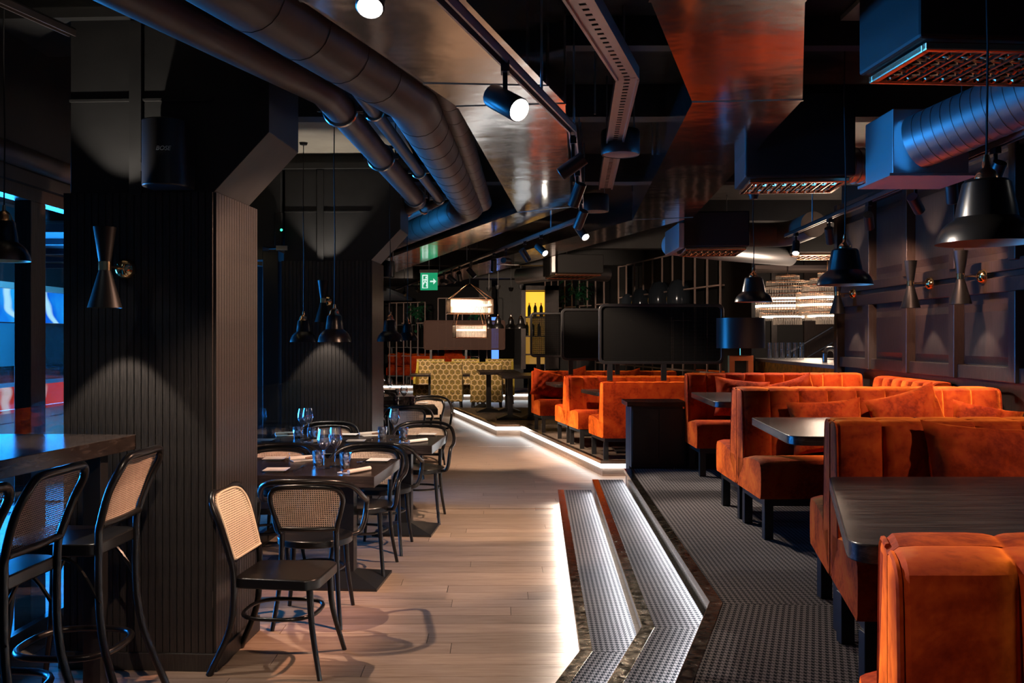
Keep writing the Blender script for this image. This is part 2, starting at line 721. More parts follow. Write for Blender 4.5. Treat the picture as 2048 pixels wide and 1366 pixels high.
# ================================================================== SETTING
# ---- floor: sub-floor + planks (each plank its own piece, laid across the room)
FL = root('floor', 'pale oak plank floor of the dining room')
MB().box(-6.5, -2, -0.08, 6.5, 33, -0.006).build('subfloor', 'matte_black', FL)
PW, ROT = 0.160, R(0.8)
plank_mesh = {}
for L_ in (1.2, 1.5, 1.8, 2.1):
    mb_ = MB().box(0, 0.0016, -0.02, L_ - 0.003, PW - 0.0016, 0.0)
    plank_mesh[L_] = mb_.mesh('plank', 'floor_oak')
far = MB()
ca_, sa_ = math.cos(ROT), math.sin(ROT)
row = 0
y = 2.6
while y < 30:
    x = -4.2 - random.random() * 1.6
    xmax = 2.2
    while x < xmax:
        L_ = random.choice((1.2, 1.5, 1.8, 2.1))
        wx_, wy_ = x * ca_ - y * sa_, x * sa_ + y * ca_
        near = 3.4 < y < 10.2 and x + L_ > -2.75 and x < 0.62
        if near:
            o = bpy.data.objects.new('plank', plank_mesh[L_])
            COL.objects.link(o)
            o.parent = FL
            o.location = (wx_, wy_, 0)
            o.rotation_euler = (0, 0, ROT)
        else:
            far.box(x, y + 0.0012, -0.02, x + L_ - 0.002, y + PW - 0.0012, 0.0, Matrix.Rotation(ROT, 4, 'Z'))
        x += L_
    y += PW
o = far.build('far_planks', 'floor_oak', FL)
o['kind'] = 'stuff'
MB().box(-2.2, 8.600, -0.01, 0.43, 8.618, 0.002, None).build('metal_joint_strip', 'edge_bronze', FL, rot=(0, 0, R(0.3)))
MB().box(-2.2, 13.5, -0.01, 0.3, 13.515, 0.002, None).build('metal_joint_strip', 'edge_bronze', FL)

# ---- the two carpeted steps and the carpeted platform
E1 = [(-0.62, 1.5), (0.322, 4.36), (0.445, 8.95)]
E2 = [(-0.33, 1.5), (0.611, 4.34), (0.766, 8.82)]
E3 = [(-0.02, 1.5), (0.925, 4.32), (1.055, 8.70)]
EW = [(3.6, 1.5), (3.6, 4.10), (3.6, 8.92)]
AA, AB = math.atan2(0.33, 1.0), math.atan2(0.028, 1.0)


def carpet_step(name, label, Ea, Eb, z, yend):
    r_ = root(name, label)
    riser = offset_line(Ea, 0.022)
    far_b = (Eb[2][0], Ea[2][1])
    MB().prism(riser[:1] + riser[1:] + [far_b, Eb[1], Eb[0]], 0.0, z - 0.014).build('riser_body', 'riser_bronze', r_)
    nin = offset_line(Ea, 0.058)
    for k, (nm, ang) in enumerate((('near', AA), ('far', AB))):
        q = [nin[k], nin[k + 1] if k == 0 else (nin[2][0], Ea[2][1]), Eb[k + 1] if k == 0 else far_b, Eb[k]]
        MB().prism(q, z - 0.014, z).build('carpet', 'houndstooth_carpet', r_, uvrot=-ang)
        q = [Ea[k], Ea[k + 1], nin[k + 1], nin[k]]
        MB().prism(q, z - 0.015, z + 0.003).build('nosing', 'bronze_nosing', r_, bevel=0.0015, seg=1)
        o1 = offset_line(Ea, -0.0025)
        MB().prism([o1[k], o1[k + 1], Ea[k + 1], Ea[k]], z - 0.028, z + 0.0035).build('nosing_edge', 'edge_bronze', r_)
        i0, i1 = offset_line(Ea, 0.004), offset_line(Ea, 0.020)
        a0, a1, b1, b0 = i0[k], i0[k + 1], i1[k + 1], i1[k]
        if k == 1:
            a1, b1 = lerp(a0, a1, 0.985), lerp(b0, b1, 0.985)
        MB().prism([a0, a1, b1, b0], z - 0.026, z - 0.016).build('led_strip', 'led_white', r_)
    return r_


carpet_step('lower_step', 'lower houndstooth carpeted step with lit bronze nosing', E1, E2, 0.12, 8.95)
carpet_step('upper_step', 'upper houndstooth carpeted step with lit bronze nosing', E2, E3, 0.24, 8.82)
carpet_step('floor_platform', 'houndstooth carpeted platform under the booths', E3, EW, 0.36, 8.70)


ep = bpy.data.objects['floor_platform']
MB().box(1.57, 8.93, 0.0, 3.45, 8.98, 0.64).build('added_end_blind', 'black_paint', ep)  # added board that blocks the far light strip showing under the sofa

# ---- lit oak platforms further back
def lit_platform(name, label, poly, z, nled):
    r_ = root(name, label)
    n_ = len(poly)
    MB().prism(poly, 0.0, z - 0.02).build('platform_body', 'floor_oak', r_)
    ys = [p[1] for p in poly]
    y0 = min(ys)
    k = 0
    while y0 < max(ys) - 0.02:
        y1 = min(y0 + 0.16, max(ys))
        xl = min(poly[0][0] + (poly[-1][0] - poly[0][0]) * (yy - poly[0][1]) / (poly[-1][1] - poly[0][1]) for yy in (y0, y1))
        xa = poly[0][0] + (poly[-1][0] - poly[0][0]) * (y0 - poly[0][1]) / (poly[-1][1] - poly[0][1]) + 0.03
        xb = poly[0][0] + (poly[-1][0] - poly[0][0]) * (y1 - poly[0][1]) / (poly[-1][1] - poly[0][1]) + 0.03
        MB().prism([(xa, y0), (poly[1][0], y0), (poly[1][0], y1 - 0.002), (xb, y1 - 0.002)], z - 0.02, z).build('plank', 'platform_oak', r_)
        y0 = y1
        k += 1
    line = [poly[-1], poly[0], poly[1]]          # left edge then front edge, body lies to the left of travel
    o1 = offset_line(line, 0.028)
    i1 = offset_line(line, -0.03)
    for k in range(2):
        MB().prism([o1[k], o1[k + 1], i1[k + 1], i1[k]], z - 0.035, z + 0.003).build('bronze_edge', 'edge_bronze', r_)
        q0 = offset_line(line, 0.004)
        q1 = offset_line(line, 0.022)
        MB().prism([q0[k], q0[k + 1], q1[k + 1], q1[k]], z - 0.085, z - 0.036).build('led_strip', 'led_profile', r_)
    return r_


lit_platform('booth_platform', 'oak platform edged with a white light strip under the screened booths', [(1.04, 10.64), (4.2, 10.64), (4.2, 15.0), (0.14, 15.0)], 0.18, 2)
lit_platform('table_platform', 'oak platform edged with a white light strip under two tables', [(-0.25, 15.01), (3.9, 15.01), (2.95, 18.6), (-1.15, 18.6)], 0.18, 2)
lit_platform('back_platform', 'low lit platform behind the honeycomb chairs', [(-1.7, 23.6), (3.0, 23.6), (3.0, 25.8), (-2.3, 25.8)], 0.18, 2)
lit_platform('left_platform', 'low lit platform under the far left booths', [(-3.85, 27.6), (-2.4, 27.6), (-2.4, 30.5), (-4.6, 30.5)], 0.18, 2)

# ---- ceiling with beams, and added pale sheets painting its lit patches
CE = root('ceiling', 'dark painted ceiling with exposed services')
ZC = 3.32
MB().box(-6.5, -2, ZC, 6.5, 33, ZC + 0.1).build('ceiling_slab', 'ceiling_paint', CE)
for y0, z0, w in ((4.95, 3.16, 0.10), (6.3, 3.1, 0.16), (8.7, 3.06, 0.2), (11.6, 3.06, 0.2), (14.6, 3.0, 0.25), (18.0, 3.0, 0.25), (22, 3.0, 0.25)):
    MB().box(-6, y0, z0, 6, y0 + w, ZC).build('ceiling_beam', 'black_paint', CE)
MB().box(-2.6, 6.47, 3.27, -0.9, 8.68, 3.30).build('pale_lit_patch', 'pale_lit_ceiling', CE)
MB().box(1.75, 4.0, 3.285, 3.0, 4.93, 3.31).build('pale_lit_patch', 'pale_lit_ceiling', CE)
MB().box(1.95, 6.48, 3.285, 3.25, 8.65, 3.31).build('pale_lit_patch', 'pale_lit_ceiling', CE)
MB().box(-2.6, 4.2, 3.28, -1.75, 4.42, 3.31).build('pale_lit_patch', 'pale_lit_ceiling', CE)


# ---- the two clad pillars with their haunched steel heads
def boards(face_o, face_d, width, z0, z1, nrm, parent, pitch=0.0345):
    """vertical boards along face_d from face_o, proud of the core along nrm"""
    n_ = int(width / pitch)
    pitch = width / n_
    src = None
    ang = math.atan2(face_d[1], face_d[0])
    for i in range(n_):
        p = (face_o[0] + face_d[0] * pitch * i, face_o[1] + face_d[1] * pitch * i, z0)
        if src is None:
            mb_ = MB().box(0.0022, -0.012, 0, pitch - 0.0022, 0.0, z1 - z0)
            src = mb_.build('board', 'black_timber', parent, loc=p, rot=(0, 0, ang))
        else:
            inst(src, parent, p, (0, 0, ang))


def pillar(name, label, X, Y, w, dpt, rz, zt=2.295, trim=False):
    r_ = root(name, label, (X, Y, 0), rz)             # origin: front right corner; front faces -y
    MB().box(-w, 0.0, 0, 0.0, dpt, zt).build('core', 'matte_black', r_)
    boards((-w, 0.0), (1, 0), w, 0.085, zt, None, r_)
    boards((0.0, 0.0), (0, 1), dpt, 0.085, zt, None, r_)
    MB().box(-w - 0.02, -0.024, 0, 0.024, 0.0, 0.085).build('baseboard', 'black_timber', r_, bevel=0.004)
    MB().box(0.0, 0.0, 0, 0.024, dpt + 0.01, 0.085).build('baseboard', 'black_timber', r_, bevel=0.004)
    # steel head with a 45 degree haunch to the right
    hd = dpt * 0.82
    prof = [(-w + 0.03, zt), (0.0, zt), (0.27, zt + 0.285), (0.27, 3.16), (-w + 0.03, 3.16)]
    vs_ = [(p[0], 0.0, p[1]) for p in prof] + [(p[0], hd, p[1]) for p in prof]
    k = len(prof)
    fs_ = [tuple(range(k)), tuple(range(2 * k - 1, k - 1, -1))] + [((i + 1) % k, i, k + i, k + (i + 1) % k) for i in range(k)]
    mb_ = MB()
    mb_.add(vs_, fs_)
    mb_.build('steel_head', 'black_paint', r_, bevel=0.003)
    MB().box(-w + 0.33, -0.022, zt - 0.01, -w + 0.39, 0.0, 3.12).build('head_rib', 'black_paint', r_, bevel=0.002)
    MB().box(-w + 0.03, -0.012, zt + 0.44, -w + 0.33, 0.0, zt + 0.452).build('weld_ledge', 'black_paint', r_)
    MB().box(-w + 0.39, -0.012, zt + 0.44, 0.0, 0.0, zt + 0.452).build('weld_ledge', 'black_paint', r_)
    MB().box(-w - 0.4, -0.05, 3.13, 0.4, hd + 0.06, 3.18).build('head_flange', 'black_paint', r_)
    MB().box(-w - 0.4, 0.02, 3.18, 0.4, hd - 0.02, ZC).build('head_block', 'black_paint', r_)
    return r_


pillar('wall_pillar', 'near black board clad pillar with a haunched steel head', -1.432, 4.44, 0.737, 0.60, R(-3.2))
pillar('wall_pillar', 'second black board clad pillar further down the room', -1.285, 8.42, 0.82, 0.60, R(-2.0))

# ---- left: glazed front to the arena
WL = root('wall_left', 'black framed glazing towards the blue lit arena')
zh = 2.40
XW = -2.62
MB().box(XW - 0.05, -1.0, zh, XW + 0.09, 10.0, ZC).build('window_header', 'black_paint', WL)
MB().box(XW - 0.04, -1.0, zh - 0.07, XW + 0.05, 10.0, zh).build('head_frame', 'dark_oak', WL)
for y0, w in ((0.6, 0.08), (2.6, 0.08), (4.94, 0.16), (7.4, 0.08), (9.6, 0.1)):
    MB().box(XW - 0.04, y0, 0.0, XW + 0.05, y0 + w, zh - 0.07).build('mullion', 'dark_oak', WL, bevel=0.004)
for y0, y1 in ((0.68, 2.6), (2.68, 4.94), (5.10, 7.4), (7.48, 9.6)):
    MB().box(XW, y0, 0.03, XW + 0.008, y1, zh - 0.07).build('pane', 'pane_glass', WL)
MB().box(XW - 0.04, -1, 0.0, XW + 0.05, 10.0, 0.03).build('sill', 'dark_oak', WL)
p = [(-2.5, 2.4, 2.52), (-2.5, 5.6, 2.52)]
o = MB().tube(p, 0.055, 12).build('header_pipe', 'pipe_paint', WL, 40)
p = [(-2.5, 5.7, 2.52), (-2.5, 9.0, 2.52)]
o = MB().tube(p, 0.055, 12).build('header_pipe', 'pipe_paint', WL, 40)
MB().box(-2.45, 6.9, 2.40, -2.40, 8.0, 2.415).build('warm_light_strip', 'warm_strip', WL)
# door frame beside the second pillar
FD = root('door_frame', 'dark door frame lit blue beside the second pillar')
MB().box(-2.26, 8.38, 0, -2.12, 8.6, 2.38).build('jamb', 'black_metal', FD, bevel=0.004)
MB().box(-2.60, 8.38, 2.30, -2.26, 8.6, 2.42).build('lintel', 'black_metal', FD)
MB().box(-2.60, 8.38, 2.42, -2.1, 8.65, ZC).build('transom_panel', 'black_paint', FD)

# wall beyond the second pillar, running off to the left
WF = root('wall_left_far', 'dark far left wall of the dining room')
MB().prism([(-2.7, 10.0), (-2.62, 10.0), (-5.9, 31.5), (-6.0, 31.5)], 0, ZC).build('wall_sheet', 'dark_room', WF)
WB = root('wall_back', 'dark far end wall')
MB().box(-6.5, 31.6, 0, 6.5, 31.75, ZC).build('wall_sheet', 'dark_room', WB)
MB().box(-0.62, 27.98, 0.2, -0.40, 28.0, 2.2).build('blue_lit_panel', 'blue_screen', WB)
MB().box(-0.40, 27.9, 0.0, 0.35, 28.1, ZC).build('dark_column', 'black_paint', WB)
MB().box(-1.0, 28.0, 0.0, -0.62, 28.1, ZC).build('dark_column', 'black_paint', WB)

# ---- arena beyond the glazing
AR = root('arena', 'sports arena beyond the glazing with ribbon screens')
MB().box(-12.0, -3, -0.3, -2.75, 32, -0.02).build('arena_floor', 'light_floor', AR)
MB().box(-11.0, 6, 2.75, -10.8, 32, 4.4).build('upper_tier', 'arena_dark', AR)
MB().box(-10.85, 6, 2.62, -10.5, 32, 2.75).build('tier_edge', 'sign_white', AR)
MB().box(-10.75, 6, 1.92, -10.65, 32, 2.62).build('ribbon_screen', 'ribbon_blue', AR)
MB().box(-10.75, 6, 0.98, -10.7, 21.0, 1.90).build('curtain_panel', 'arena_blue', AR)
MB().box(-10.75, 21.0, 0.98, -10.7, 32, 1.90).build('dark_booth', 'arena_dark', AR)
MB().box(-10.75, 6, 0.62, -10.72, 32, 0.98).build('glass_strip', 'vase_glaze', AR)
MB().box(-10.75, 6, -0.18, -10.65, 32, 0.60).build('ribbon_screen', 'ribbon_red', AR)
MB().box(-10.3, 6, 0.58, -10.2, 32, 0.66).build('handrail', 'arena_blue', AR)
MB().box(-9.5, 6, -0.3, -9.4, 32, -0.02).build('barrier', 'arena_blue', AR)
light('AREA', 'arena_wash', (-7.6, 16.0, 3.9), 420, (0.10, 0.55, 1.0), (-10.8, 19.0, 0.8), 6.0, sy=1.0)
# corridor glimpsed between the pillars
CR = root('corridor', 'blue lit corridor glimpsed between the pillars')
MB().box(-6.6, 9.0, 2.62, -2.8, 26, 2.7).build('corridor_ceiling', 'arena_dark', CR)
for k in range(8):
    MB().box(-6.6, 9.6 + k * 1.1, 2.56, -2.8, 9.68 + k * 1.1, 2.62).build('ceiling_slat', 'slat_blue', CR)
for k, (x0, y0) in enumerate(((-3.9, 12.4), (-4.2, 14.6), (-4.9, 17.5))):
    MB().box(x0, y0, 0, x0 + 0.5, y0 + 0.12, 2.4).build('corridor_panel', 'dark_oak', CR)
MB().box(-6.6, 9, 0.0, -2.8, 26, 0.01).build('corridor_floor', 'light_floor', CR)
light('POINT', 'corridor_lamp', (-4.4, 15.0, 2.2), 30, (1.0, 0.8, 0.6), size=0.1)
light('POINT', 'corridor_blue', (-3.6, 11.0, 2.2), 22, BLUE, size=0.2)

# ---- right: dark oak panelled wall
WR = root('wall_right', 'dark oak panelled wall behind the booths')
XS = 0.0178


def wx(Y):
    return 3.2 + XS * Y


MB().prism([(wx(1.0), 1.0), (wx(9.45), 9.45), (3.9, 9.45), (3.9, 1.0)], 0, ZC).build('wall_backing', 'dark_oak', WR)
ys = [5.985 + 0.855 * k for k in range(-5, 5)]
wa = -math.atan(XS)


def wbox(y0, y1, z0, z1, t_, name, mat='dark_oak', bev=0.006):
    """box on the wall face, t_ proud of it"""
    L_ = (y1 - y0)
    return MB().box(-t_, 0, z0, 0.01, L_, z1).build(name, mat, WR, loc=(wx(y0), y0, 0), rot=(0, 0, wa), bevel=bev)


for k, yy in enumerate(ys):
    if yy + 0.855 < 9.46:
        for z0, z1 in ((1.41, 1.83), (2.17, 2.78)):
            a0, a1 = yy + 0.05, yy + 0.855 - 0.05
            o = MB()
            b_ = 0.055
            L_ = a1 - a0
            vs_ = [(-0.002, 0, z0), (-0.002, L_, z0), (-0.002, L_, z1), (-0.002, 0, z1), (-0.022, b_, z0 + b_), (-0.022, L_ - b_, z0 + b_), (-0.022, L_ - b_, z1 - b_), (-0.022, b_, z1 - b_)]
            o.add(vs_, [(0, 4, 5, 1), (1, 5, 6, 2), (2, 6, 7, 3), (3, 7, 4, 0), (4, 7, 6, 5)])
            o.build('panel', 'dark_oak', WR, loc=(wx(a0), a0, 0), rot=(0, 0, wa))
    wbox(yy - 0.045, yy + 0.045, 1.30, 1.90, 0.075, 'stile')
    wbox(yy - 0.045, yy + 0.045, 2.10, 2.90, 0.075, 'stile')
wbox(1.0, 9.44, 1.90, 2.00, 0.045, 'rail')
wbox(1.0, 9.44, 2.04, 2.12, 0.045, 'rail')
wbox(1.0, 9.44, 2.84, 2.94, 0.05, 'rail')
wbox(1.0, 9.44, 1.30, 1.40, 0.05, 'rail')
wbox(9.36, 9.45, 0.4, 2.94, 0.08, 'end_post')

# ---- black wall and partition behind the screened booths
WP = root('wall_partition', 'black timber partition between dining room and bar')
MB().prism([(3.15, 13.7), (3.34, 12.9), (3.42, 13.0), (3.3, 13.9)], 0, ZC).build('column', 'matte_black', WP)
MB().prism([(3.42, 13.7), (2.43, 18.7), (2.55, 18.7), (3.56, 13.7)], 0, ZC).build('wall_sheet', 'matte_black', WP)
MB().prism([(2.25, 19.3), (0.95, 24.0), (1.1, 24.0), (2.4, 19.3)], 0, ZC).build('wall_sheet', 'matte_black', WP)
MB().box(0.80, 20.25, 0, 1.9, 20.4, 2.05).build('wall_sheet', 'matte_black', WP)
# bar room walls
BW = root('wall_bar', 'dark panelled back wall of the bar')
MB().box(3.4, 17.0, 0, 7.5, 17.15, ZC).build('wall_sheet', 'dark_room', BW)
for k, (x0, x1) in enumerate(((4.75, 4.85), (5.35, 6.05), (6.2, 6.3), (4.0, 4.05))):
    MB().box(x0, 16.93, 0, x1, 17.0, ZC).build('wall_batten', 'dark_oak', BW)
MB().box(3.4, 15.2, 2.72, 7.4, 16.2, 2.78).build('soffit_board', 'pinkish_metal', BW)
MB().tube([(5.0, 16.6, 1.34), (5.75, 16.6, 1.78)], 0.02, 6).build('stair_handrail', 'steel_thin', BW)
MB().tube([(5.3, 16.6, 1.24), (5.75, 16.6, 1.50)], 0.015, 6).build('stair_handrail', 'steel_thin', BW)
# ================================================================== SERVICES UNDER THE CEILING
def duct(name, label, left, right, z0, z1):
    """rectangular sheet duct given by its left and right plan lines"""
    r_ = thing(name, label, 'duct')
    n_ = len(left)
    for i in range(n_ - 1):
        MB().prism([left[i], left[i + 1], right[i + 1], right[i]], z0, z1).build('duct_section', 'polished_steel', r_)
        a, b = Vector(left[i + 1]), Vector(right[i + 1])
        if i < n_ - 2:
            d_ = (b - a).normalized()
            n2_ = Vector((-d_.y, d_.x)) * 0.012
            MB().prism([a - n2_ - d_ * .004, b - n2_ + d_ * .004, b + n2_ + d_ * .004, a + n2_ - d_ * .004], z0 - 0.004, z1).build('joint_flange', 'polished_steel', r_)
    return r_


duct('steel_duct', 'polished steel duct running over the aisle beside the dark pipes', [(-1.21, 1.6), (-0.723, 3.157), (-0.40, 4.20), (-0.273, 4.62), (0.051, 8.544), (-2.1, 14.28), (-4.3, 21.0)],
     [(-0.62, 1.6), (-0.16, 3.157), (0.165, 4.24), (0.262, 4.56), (0.527, 8.2), (-1.45, 14.5), (-3.6, 21.2)], 2.75, 3.2)
duct('steel_duct', 'polished steel duct above the carpeted steps reflecting orange booths', [(0.0, 1.6), (0.471, 3.157), (0.885, 4.536), (1.184, 9.092), (-0.55, 14.6), (-2.2, 20.5)],
     [(0.53, 1.6), (1.0, 3.157), (1.41, 4.49), (1.74, 8.9), (0.1, 14.8), (-1.55, 20.7)], 2.75, 3.2)


def pipe(name, label, pts, r, clamps=(), rings=0):
    t_ = thing(name, label, 'pipe')
    P = [Vector(p) for p in pts]
    path = [P[0]]
    for i in range(1, len(P) - 1):                    # short mitred elbows
        a, b = (P[i - 1] - P[i]).normalized(), (P[i + 1] - P[i]).normalized()
        e_ = r * 0.55
        for k in (1.0, 0.35):
            path.append(P[i] + a * e_ * k)
        for k in (0.35, 1.0):
            path.append(P[i] + b * e_ * k)
    path.append(P[-1])
    MB().tube(path, r, 20).build('pipe_run', 'pipe_paint', t_, 40)
    for i in range(len(P) - 1):
        L_ = (P[i + 1] - P[i]).length
        if rings:
            for k in range(1, int(L_ / rings)):
                c_ = P[i].lerp(P[i + 1], k * rings / L_)
                d_ = (P[i + 1] - P[i]).normalized()
                MB().tube([c_ - d_ * 0.006, c_ + d_ * 0.006], r * 1.018, 20).build('wrap_band', 'pipe_paint', t_, 40)
    for (i, f_) in clamps:
        c_ = P[i].lerp(P[i + 1], f_)
        d_ = (P[i + 1] - P[i]).normalized()
        side = d_.cross(Vector((0, 0, 1))).normalized()
        ring = [c_ + (side * math.cos(a) + Vector((0, 0, 1)) * math.sin(a)) * (r + 0.008) for a in [2 * PI * k / 20 for k in range(20)]]
        cl = MB().tube(ring, 0.011, 6, closed=True).build('clamp', 'bright_clamp', t_, 40)
        MB().tube([c_ + side * (r + 0.02), c_ + side * (r + 0.02) + Vector((0, 0, ZC - c_.z))], 0.005, 6).build('hanger_rod', 'steel_thin', cl)
        for s_ in (-1, 1):
            q = c_ + side * s_ * (r + 0.022)
            MB().box(q.x - .02, q.y - .012, q.z - .012, q.x + .02, q.y + .012, q.z + .012).build('clamp_bolt', 'bright_clamp', cl)
    return t_


pipe('insulated_pipe', 'thickest dark wrapped pipe beside the steel duct', [(-1.36, 1.6, 2.78), (-0.50, 4.5, 2.77), (-0.385, 8.5, 2.80), (-2.9, 15.2, 2.80), (-5.0, 22, 2.8)], 0.128, (), 0.33)
pipe('insulated_pipe', 'medium dark wrapped pipe tucked against the steel duct', [(-0.80, 2.9, 2.86), (-0.335, 4.5, 2.84), (-0.255, 8.5, 2.83), (-2.7, 15.2, 2.83), (-4.8, 22, 2.8)], 0.070, (), 0.30)
pipe('thin_pipe', 'thinnest dark pipe between the two clamped pipes', [(-1.55, 1.8, 2.82), (-0.755, 4.5, 2.81), (-0.655, 8.5, 2.85), (-3.2, 15.2, 2.85)], 0.038, ((1, 0.12), (1, 0.6), (1, 0.96), (2, 0.08)))
pipe('drain_pipe', 'leftmost dark pipe held by bright clamps', [(-1.62, 2.35, 2.80), (-0.915, 4.5, 2.80), (-0.865, 8.5, 2.85), (-3.4, 15.2, 2.85)], 0.078, ((0, 0.12), (1, 0.10), (1, 0.45), (1, 0.93), (2, 0.07)))


# perforated cable tray
def tray(pts, z):
    t_ = thing('cable_tray', 'perforated cable tray crossing above the cylinder speaker', 'cable tray')
    for i in range(len(pts) - 1):
        a, b = Vector(pts[i]), Vector(pts[i + 1])
        L_ = (b - a).length
        ang = math.atan2(b.y - a.y, b.x - a.x)
        e_ = bpy.data.objects.new('tray_run', None)
        mb_ = MB()
        w = 0.052
        n_ = int(L_ / 0.06)
        for k in range(n_):                           # base plate with real slots
            x0, x1 = k * L_ / n_, (k + 1) * L_ / n_
            h0, h1 = x0 + 0.018, x1 - 0.018
            for (ya, yb) in ((-w, -0.014), (0.014, w)):
                mb_.box(x0, ya, 0, x1, yb, 0.003)
            mb_.box(x0, -0.014, 0, h0, 0.014, 0.003)
            mb_.box(h1, -0.014, 0, x1, 0.014, 0.003)
        mb_.build('slotted_plate', 'pinkish_metal', t_, loc=(a.x, a.y, z), rot=(0, 0, ang))
        for s_ in (-1, 1):
            MB().box(0, s_ * w - 0.006, -0.012, L_, s_ * w + 0.006, 0.05).build('side_rail', 'pinkish_metal', t_, loc=(a.x, a.y, z), rot=(0, 0, ang))
    return t_


tray([(-0.30, 1.6), (0.567, 4.54), (0.80, 7.9)], 2.87)


# ---- track lights
def track_run(name, label, pts, z, rods=()):
    t_ = thing(name, label, 'track')
    for i in range(len(pts) - 1):
        a, b = Vector(pts[i]), Vector(pts[i + 1])
        L_ = (b - a).length
        ang = math.atan2(b.y - a.y, b.x - a.x)
        for (y0, y1, z0, z1) in ((-0.02, -0.012, 0, 0.035), (0.012, 0.02, 0, 0.035), (-0.02, 0.02, 0.028, 0.036)):
            MB().box(0, y0, z0, L_, y1, z1).build('rail', 'pinkish_metal' if z1 == 0.035 else 'black_metal', t_, loc=(a.x, a.y, z), rot=(0, 0, ang))
        for f_ in (0.15, 0.8):
            c_ = a.lerp(b, f_)
            MB().tube([(c_.x, c_.y, z + 0.03), (c_.x, c_.y, ZC)], 0.006, 6).build('hanger_rod', 'steel_thin', t_)
    return t_


TA = [(-1.05, -0.1), (-0.56, 1.6), (0.30, 4.61), (0.50, 6.76), (0.61, 8.06), (-0.94, 14.1), (-2.5, 20.0)]
track_run('lighting_track', 'long lighting track zigzagging over the aisle', TA, 2.62)
TB = [(2.52, 2.6), (2.6, 4.69), (2.81, 9.48)]
track_run('lighting_track', 'lighting track along the oak panelled wall', TB, 2.62)
TCc = [(-2.55, 2.2), (-2.02, 4.25)]
track_run('lighting_track', 'short lighting track ending beside the near pillar', TCc, 2.98)

spot_src = {}


def spotlight(x, y, ztr, target, label, power, col=NEUT, cone=50, lit=True, r=0.036, L_=0.15):
    """cylinder track spot with yoke; the beam comes from its own lens"""
    t_ = thing('track_spot', label, 'spotlight', (x, y, ztr), 0, 'cylinder spots on the lighting tracks')
    d_ = (Vector(target) - Vector((x, y, ztr - 0.14))).normalized()
    q = d_.to_track_quat('Z', 'Y').to_matrix().to_4x4()
    key = tuple(round(v_, 3) for v_ in d_)
    MB().box(-0.016, -0.03, -0.03, 0.016, 0.03, 0.01).build('adapter', 'black_metal', t_)
    MB().box(-0.009, -0.006, -0.125, 0.009, 0.006, -0.03).build('stem', 'black_metal', t_)
    T_ = Matrix.Translation((0, 0, -0.14)) @ q
    k = L_ / 0.15
    MB().lathe([(0.001, -0.07 * k), (r * .97, -0.07 * k), (r, -0.06 * k), (r, 0.076 * k), (r - 0.004, 0.08 * k), (r - 0.005, 0.06 * k)], 20, T_).build('can', 'black_metal', t_, 40)
    MB().lathe([(r - 0.005, 0.06 * k), (0.001, 0.061 * k)], 20, T_).build('lens', 'spot_face' if lit else 'black_metal', t_, 40)
    if power:
        o = light('SPOT', 'spot_beam', tuple(Vector((0, 0, -0.14)) + d_ * 0.09 * k), power, col, None, 0.03, cone, 0.5)
        o.rotation_euler = d_.to_track_quat('-Z', 'Y').to_euler()
        o.parent = t_
    return t_


def on(pts, y):
    for a, b in zip(pts, pts[1:]):
        if a[1] <= y <= b[1]:
            return lerp(a, b, (y - a[1]) / (b[1] - a[1]))
    return pts[-1]


#@@SPOTS
TD = [(-2.35, 5.3), (-1.75, 6.1)]
track_run('lighting_track', 'short lighting track behind the near pillar head', TD, 2.98)
x, y = on(TA, 3.47); spotlight(x, y, 2.62, (1.55, 1.55, 1.15), 'large lit track spot hanging in front of the steel duct', 300, NEUT, 70, r=0.046, L_=0.18)
x, y = on(TA, 0.2); spotlight(x, y, 2.62, (1.3, 1.5, 0.65), 'added track spot behind the viewer lighting the nearest sofa', 60, NEUT, 42)  # added out of view to brighten the front of the nearest sofa
x, y = on(TA, 1.7); spotlight(x, y, 2.62, (-0.95, 4.7, 0.5), 'track spot just above the top edge of the photograph', 150, WARM, 44)
x, y = on(TA, 2.33); spotlight(x, y, 2.62, (-0.35, 0.9, 0.3), 'second track spot just above the top edge of the photograph', 60, NEUT, 60)
x, y = on(TA, 4.75); spotlight(x, y, 2.62, (-1.4, 5.1, 1.3), 'dark track spot turned left, nearest past the bend', 330, AMBER, 76, lit=False)
x, y = on(TA, 5.7); spotlight(x, y, 2.62, (-0.5, 6.9, 0.0), 'reddish edged dark track spot below the first dark one', 230, WARM, 62, lit=False)
x, y = on(TA, 6.9); spotlight(x, y, 2.62, (-0.45, 8.6, 0.0), 'dark track spot at the far bend of the track', 260, WARM, 62, lit=False)
x, y = on(TA, 7.75); spotlight(x, y, 2.62, (1.6, 5.9, 0.7), 'first lit track spot after the far bend', 200, NEUT, 62)
x, y = on(TA, 9.3); spotlight(x, y, 2.62, (1.75, 7.5, 0.9), 'second lit track spot after the far bend', 200, NEUT, 56)
x, y = on(TA, 9.9); spotlight(x, y, 2.62, (1.35, 10.9, 0.7), 'dark track spot hanging straight down above the screens', 320, WARM, 66, lit=False)
x, y = on(TA, 11.3); spotlight(x, y, 2.62, (-0.3, 12.4, 0.0), 'dark track spot over the lit platform corner', 330, WARM, 66, lit=False)
x, y = on(TA, 12.6); spotlight(x, y, 2.62, (1.0, 12.6, 0.7), 'lit track spot right of the hanging exit sign', 330, WARM, 62)
x, y = on(TA, 13.4); spotlight(x, y, 2.62, (-0.4, 16.2, 0.2), 'lit track spot closest to the exit sign', 300, WARM, 62)
x, y = on(TA, 14.6); spotlight(x, y, 2.62, (1.6, 20.5, 2.3), 'dark track spot turned to the far lattice', 420, WARM, 50, lit=False)
x, y = on(TA, 10.7); spotlight(x, y, 2.62, (2.6, 16.0, 2.3), 'dark track spot turned to the tall lattice', 300, WARM, 50, lit=False)
